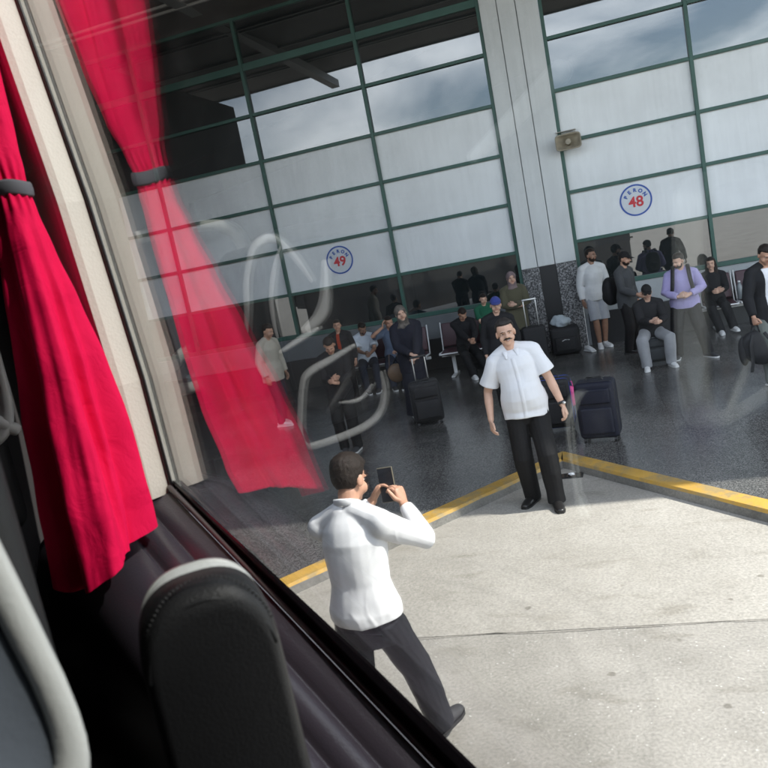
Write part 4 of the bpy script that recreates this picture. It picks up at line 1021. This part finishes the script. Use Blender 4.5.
# black painted edge band along the sill
bm = bmesh.new(); strip(bm, [[L(q, d, sillz(d)+h) for q, h in ((.496, -.012), (.499, -.012), (.499, .012+.035*min(1, max(0, (1.22-d)/.5))), (.496, .010+.035*min(1, max(0, (1.22-d)/.5))))] for d, z in [(1.216-i*.06, 0) for i in range(30)]], close=True)
obj('black_edge_band', bm, M_frit, bus)
bm = bmesh.new(); sweep(bm, [L(.490, d, z+.003) for d, z in sill], [.0045]*len(sill), V((0, 0, 1)), 8); smooth(obj('sill_bead', bm, mat('grey_bead', (.10, .085, .085), .25), bus))
bm = bmesh.new(); sweep(bm, [L(.494, d, z) for d, z in seal], [(.003, .0035)]*len(seal), V((0, 1, 0)), 8); smooth(obj('pillar_seal', bm, M_rubber, bus))
# pillar
bm = bmesh.new(); strip(bm, [[L(.4985, d+.004, z), L(.458, d+.001, z), L(.447, d+.004, z), L(.443, d+.014, z), L(.443, d+.15, z), L(.4985, d+.15, z)] for d, z in [(sealz(z), z) for z in (.99, .75, .51, .34, .17, .0, -.13, -.22, -.325)]], close=True)
o = obj('pillar', bm, M_pillar, bus)
# ledge and lower side lining, with two grooves running along it
prof_ = [(.488, -.004), (.470, -.010), (.452, -.013), (.449, -.020), (.444, -.020), (.441, -.015), (.410, -.026), (.407, -.034), (.401, -.034), (.398, -.028), (.360, -.045), (.325, -.075), (.305, -.13), (.295, -.30), (.295, -1.2)]
bm = bmesh.new(); strip(bm, [[L(q, d, max(sillz(d)+h, -1.9)) for q, h in prof_] for d in (1.45, 1.30, 1.216, .85, .635, .30, -.2, -.6, -1.4)])
o = smooth(obj('sill_lining', bm, M_ledge, bus))
# hull outside and body shell
bm = bmesh.new(); strip(bm, [[L(q, d, h if q_ else sillz(d)-.05) for q, h, q_ in ((.505, -.02, 0), (.53, -.04, 0), (.56, -1.3, 1), (.54, -2.1, 1), (.50, -2.1, 1))] for d in (10.5, 1.3, 1.216, .85, .635, .3, -.2, -.6, -1.6)])
obj('outer_panel', bm, M_bushull, bus)
bm = bmesh.new(); box(bm, L(.49, 5.9, .05), (8.9, .03, 2.0)); box(bm, L(.49, -1.1, .05), (1.0, .03, 2.1)); obj('side_wall', bm, M_bushull, bus)
bm = bmesh.new(); box(bm, L(-.75, 4.2, .95), (12, 2.5, .05)); box(bm, L(.30, 4.2, .78), (12, .38, .28), .05, 3) if False else None; obj('roof', bm, mat('bus_ceiling', (.05, .05, .05), .8), bus)
bm = bmesh.new(); box(bm, L(-.75, 4.2, -1.25), (12, 2.5, .05)); obj('bus_floor', bm, M_busdark, bus)
bm = bmesh.new(); box(bm, L(-2.0, 4.2, -.95), (12, .05, .6+.0)); box(bm, L(-2.0, 4.2, .80), (12, .05, .3))
for k in range(7): box(bm, L(-2.0, -1.5+k*1.8, 0), (.16, .05, 1.4))
obj('far_side_wall', bm, M_busdark, bus)
bm = bmesh.new(); box(bm, L(-2.02, 4.2, .0), (12, .01, 1.4)); obj('tinted_window', bm, mat('tinted_far_glass', (.02, .022, .024), .2), bus)
bm = bmesh.new(); box(bm, L(-.75, -1.65, -.2), (.05, 2.5, 2.3)); box(bm, L(-.75, 10.1, -.2), (.05, 2.5, 2.3)); obj('end_wall', bm, M_busdark, bus)
bm = bmesh.new(); box(bm, L(.36, 1.62, -.3), (.04, .24, 2.4)); obj('inner_panel', bm, M_busdark, bus)
bm = bmesh.new(); sweep(bm, [L(.02, .87, .12), L(-.06, .85, .165), L(-.16, .81, .235)], [.010, .016, .020], n=12); smooth(obj('grab_handle', bm, M_shell, bus))

# seats
def seat_shell(label, n0, n1, d, z0, z1, group='seats of the coach', k=1, sh=0, rim=None, inset=None):
    t = thing('coach_chair', label, 'seat', (CAM.x, CAM.y, 0), bus.rotation_euler.z, group)
    cn_, cz_, wn, wz = (n0+n1)/2, (z0+z1)/2, (n1-n0)/2, (z1-z0)/2
    ring = lambda k, rr, dd, K=k: [L(cn_+x*wn*k+sh*(zz*wz+wz), d+dd*K, cz_+zz*(wz-wn*(1-k))) for x, zz in rrect(1, 1, .42, 48)]
    bm = bmesh.new()
    rows_ = [ring(1.0, 0, .06), ring(1.0, 0, .02), ring(.985, 0, .004), ring(.95, 0, -.003), ring(.88, 0, -.001), ring(.842, 0, .006), ring(.832, 0, .02)]
    strip(bm, [r+[r[0]] for r in rows_]); bmesh.ops.remove_doubles(bm, verts=bm.verts, dist=1e-5)
    smooth(obj('shell_rim', bm, rim or M_shell, t))
    bm = bmesh.new(); rows_ = [ring(.836, 0, .014), ring(.7, 0, .024), ring(.3, 0, .030), ring(.02, 0, .030)]
    strip(bm, [r+[r[0]] for r in rows_]); bmesh.ops.remove_doubles(bm, verts=bm.verts, dist=1e-4); smooth(obj('inset_panel', bm, inset or M_inset, t))
    bm = bmesh.new(); sweep(bm, [L(n0+.17*k, d+.012*k, z0+.115*k), L(n0+.235*k, d+.0, z0+.085*k), L(n0+.30*k, d+.006*k, z0+.03*k)], [(.006*k, .012*k), (.010*k, .014*k), (.008*k, .012*k)], n=10); smooth(obj('pocket_rim', bm, rim or M_shell, t))
    bm = bmesh.new(); rounded(bm, L(cn_, d+.12*k, cz_-.1*k), (.13*k, wn*1.9, wz*2+.15*k), .04*k); smooth(obj('cushion', bm, M_leather, t))
    bm = bmesh.new(); rounded(bm, L(cn_, d+.1, -.95), (.3, wn*1.9, .55), .05); obj('seat_base', bm, M_busdark, t)
    return t
seat_shell('pale rimmed seat shell with blue grey inset, nearest at lower left', -.13, .118, .48, -.312, .02, k=.6, sh=-.145)
M_rimdark = mat('dark_seat_plastic', (.012, .012, .013), .5)
M_handle = mat('pale_grey_handle_plastic', (.36, .36, .355), .25)
ts = seat_shell('dark seat shell with white grab loops one row behind, by the red curtain', -.19, .215, 1.29, -.335, .085, rim=M_rimdark, inset=M_busdark)
for nm, r_, pts in (('grab_loop', .0085, [(.276, 1.262, -.10), (.271, 1.251, -.058), (.26, 1.252, -.012), (.246, 1.249, .025), (.232, 1.243, .052), (.214, 1.231, .062), (.2, 1.218, .057), (.188, 1.204, .036), (.178, 1.189, .007), (.169, 1.174, -.03)]),
                    ('grab_loop', .0065, [(.195, 1.211, .044), (.214, 1.219, .007), (.232, 1.222, -.044), (.24, 1.218, -.089), (.242, 1.214, -.119)]),
                    ('handle_bar', .007, [(.256, 1.194, -.143), (.223, 1.171, -.127), (.194, 1.15, -.114)]),
                    ('tray_frame', .0075, [(.123, 1.147, -.162), (.164, 1.176, -.18), (.201, 1.202, -.196), (.216, 1.21, -.221), (.239, 1.211, -.297), (.238, 1.204, -.327), (.221, 1.19, -.331), (.158, 1.141, -.318), (.122, 1.117, -.296), (.104, 1.11, -.258), (.098, 1.114, -.221)]),
                    ('cup_ring', .004, [(.183, 1.148, -.258), (.165, 1.133, -.261), (.149, 1.121, -.256), (.129, 1.109, -.236)]),
                    ('side_stay', .016, [(.131, 1.176, .0), (.149, 1.176, -.069), (.166, 1.183, -.099), (.191, 1.199, -.116)])):
    pv = [V(p) for p in pts]; fine = []
    for i in range(len(pv)-1):      # rounded run through the points
        p0, p1, p2, p3 = pv[max(0, i-1)], pv[i], pv[i+1], pv[min(len(pv)-1, i+2)]
        for k in range(6):
            q = k/6; fine.append(.5*((2*p1)+(p2-p0)*q+(2*p0-5*p1+4*p2-p3)*q*q+(3*p1-p0-3*p2+p3)*q**3))
    fine.append(pv[-1]); m_ = len(fine)
    bm = bmesh.new(); sweep(bm, [L(*p) for p in fine], [(r_*.58*(.55+.45*min(1, min(i, m_-1-i)/8)), r_*1.05*(.5+.5*min(1, min(i, m_-1-i)/8))) for i in range(m_)], V((0, 1, 0)), 12); smooth(obj(nm, bm, M_handle, ts))
seat_shell('pale rimmed seat shell farthest back, half hidden at the left edge behind the red curtain', .06, .372, 1.53, -.222, .14)
t = thing('coach_chair', 'black leather headrest with stitched top band, beside the window sill', 'seat', (CAM.x, CAM.y, 0), bus.rotation_euler.z, 'seats of the coach')
HC = (.2125, .55); HS = .010
def LH(n, d, z):
    u, v = n-HC[0], d-HC[1]; return L(HS+HC[0]+u*.93+v*.36, HC[1]-u*.36+v*.93, z)
def pad(bm, nw, d0, d1, zt, zb, cn_, round_=.045, rr=8):
    prof2 = []
    for k in range(33):
        a = pi*k/32; x = -cos(a); z = sin(a)
        prof2.append((cn_+nw*(abs(x)**.75)*(1 if x > 0 else -1), zt-.072+.072*z**.8))
    prof2 = [(cn_-nw*1.06, zb)]+[(cn_-nw*1.04, (zb+zt)/2-.05)]+prof2+[(cn_+nw*1.06, (zb+zt)/2-.05)]+[(cn_+nw*1.10, zb)]
    rows_ = []
    for dd, k in ((0, .80), (.0015, .88), (.007, .95), (.016, .99), (.025, 1.0), (1-.0, 1.0)):
        q = d0+(dd if dd < 1 else d1-d0)
        rows_.append([LH(cn_+(a-cn_)*k, q, (zt-.115)+(b_-(zt-.115))*(k if b_ > zt-.115 else 1)) for a, b_ in prof2])
    fs0 = len(bm.faces); strip(bm, rows_, close=True)
bm = bmesh.new(); pad(bm, .054, .532, .580, -.220, -.95, .2125)
smooth(obj('leather_pad', bm, M_leather, t))
bm = bmesh.new(); pad(bm, .0522, .562, .582, -.2165, -.36, .2125)
smooth(obj('back_shell', bm, M_shell, t))
bm = bmesh.new()
arc = []
for k in range(25):
    a = radians(12+156*k/24); arc.append(LH(.2125-.050*cos(a), .536, -.295+.0634*sin(a)))
sweep(bm, arc, [.002]*25, V((0, 1, 0)), 8)
smooth(obj('piping', bm, M_leather, t))
bm = bmesh.new()
for k in range(40):
    a = radians(18+144*k/39); c = LH(.2125-.0525*cos(a), .545, -.2885+.0705*sin(a)); ell(bm, c+V((.003, 0, .003)), (.0018, .0011, .0011), sub=1)
obj('stitching', bm, M_stitch, t)
bm = bmesh.new(); rounded(bm, L(.19, .80, -1.05), (.5, .38, .14), .05); obj('seat_base', bm, M_busdark, t)

# curtain tied to the pillar
def curtain():
    t = thing('curtain', 'bright red curtain gathered by a grey band beside the beige pillar', 'curtain', (CAM.x, CAM.y, 0), bus.rotation_euler.z)
    # z, n right, n left, d centre, depth radius
    tab_lo = [(.200, .420, .364, 1.275, .026), (.165, .424, .358, 1.272, .034), (.10, .430, .345, 1.262, .045), (.02, .436, .332, 1.245, .052), (-.08, .440, .318, 1.222, .058), (-.20, .440, .298, 1.196, .064), (-.30, .432, .282, 1.172, .068), (-.395, .420, .266, 1.155, .072)]
    tab_hi = [(1.0, .450, .255, 1.42, .06), (.80, .448, .265, 1.395, .06), (.55, .447, .285, 1.352, .055), (.40, .445, .312, 1.322, .048), (.30, .438, .335, 1.302, .04), (.235, .426, .358, 1.282, .030), (.205, .420, .363, 1.276, .026)]
    def section(z, tab):
        tab = sorted(tab)
        for a, b_ in zip(tab, tab[1:]):
            if a[0] <= z <= b_[0]:
                q = (z-a[0])/(b_[0]-a[0]); q = q*q*(3-2*q)*.5+q*.5
                return [x+(y-x)*q for x, y in zip(a, b_)]
        return list(tab[-1] if z > tab[-1][0] else tab[0])
    def part(name, tab, z0, z1, folds, amp, hem, phase):
        bm = bmesh.new(); n = 160; rows_ = []; m = 70
        for i in range(m+1):
            z = z0+(z1-z0)*i/m; _, nr, nl, dc, rd = section(z, tab)
            q = i/m; A = amp*(min(1, abs(z-.2)/.35))
            row = []
            for k in range(n):
                a = 2*pi*k/n
                w_ = sin(folds*a+phase+2.4*noise.noise(V((cos(a)*1.3, sin(a)*1.3, z*1.2+phase))))+.35*sin((folds*2+1)*a+phase*2+z*3)+.3*noise.noise(V((cos(a)*3, sin(a)*3, z*5)))+.16*noise.noise(V((cos(a)*8, sin(a)*8, z*9)))
                pinch = .10*sin(13*a+phase)*max(0, 1-abs(z-.2)/.06)
                r = 1+A*w_+pinch
                c = (nr+nl)/2-.008; hw = (nr-nl)/2*.84
                zz = z
                if hem and i > m-8: zz += (hem*(i-m+8)/8)*(cos(a)*.5+.12*sin(3*a))
                row.append(L(c+hw*cos(a)*r, dc+rd*sin(a)*r-.0, zz))
            rows_.append(row+[row[0]])
        strip(bm, rows_); bmesh.ops.remove_doubles(bm, verts=bm.verts, dist=1e-6)
        bmesh.ops.recalc_face_normals(bm, faces=bm.faces)
        smooth(obj(name, bm, M_curtain, t))
    part('upper_drape', tab_hi, 1.0, .205, 5, .22, 0, .6)
    part('lower_drape', tab_lo, .190, -.368, 4, .33, .05, 2.6)
    bm = bmesh.new(); ring = []
    for k in range(33):
        a = 2*pi*k/32; ring.append(L(.386+.028*cos(a), 1.275+.031*sin(a), .197+.003*sin(2*a)))
    sweep(bm, ring, [(.0115, .0025)]*33, V((0, 0, 1)), 8); smooth(obj('tie_band', bm, M_grey_tie, t))
curtain()
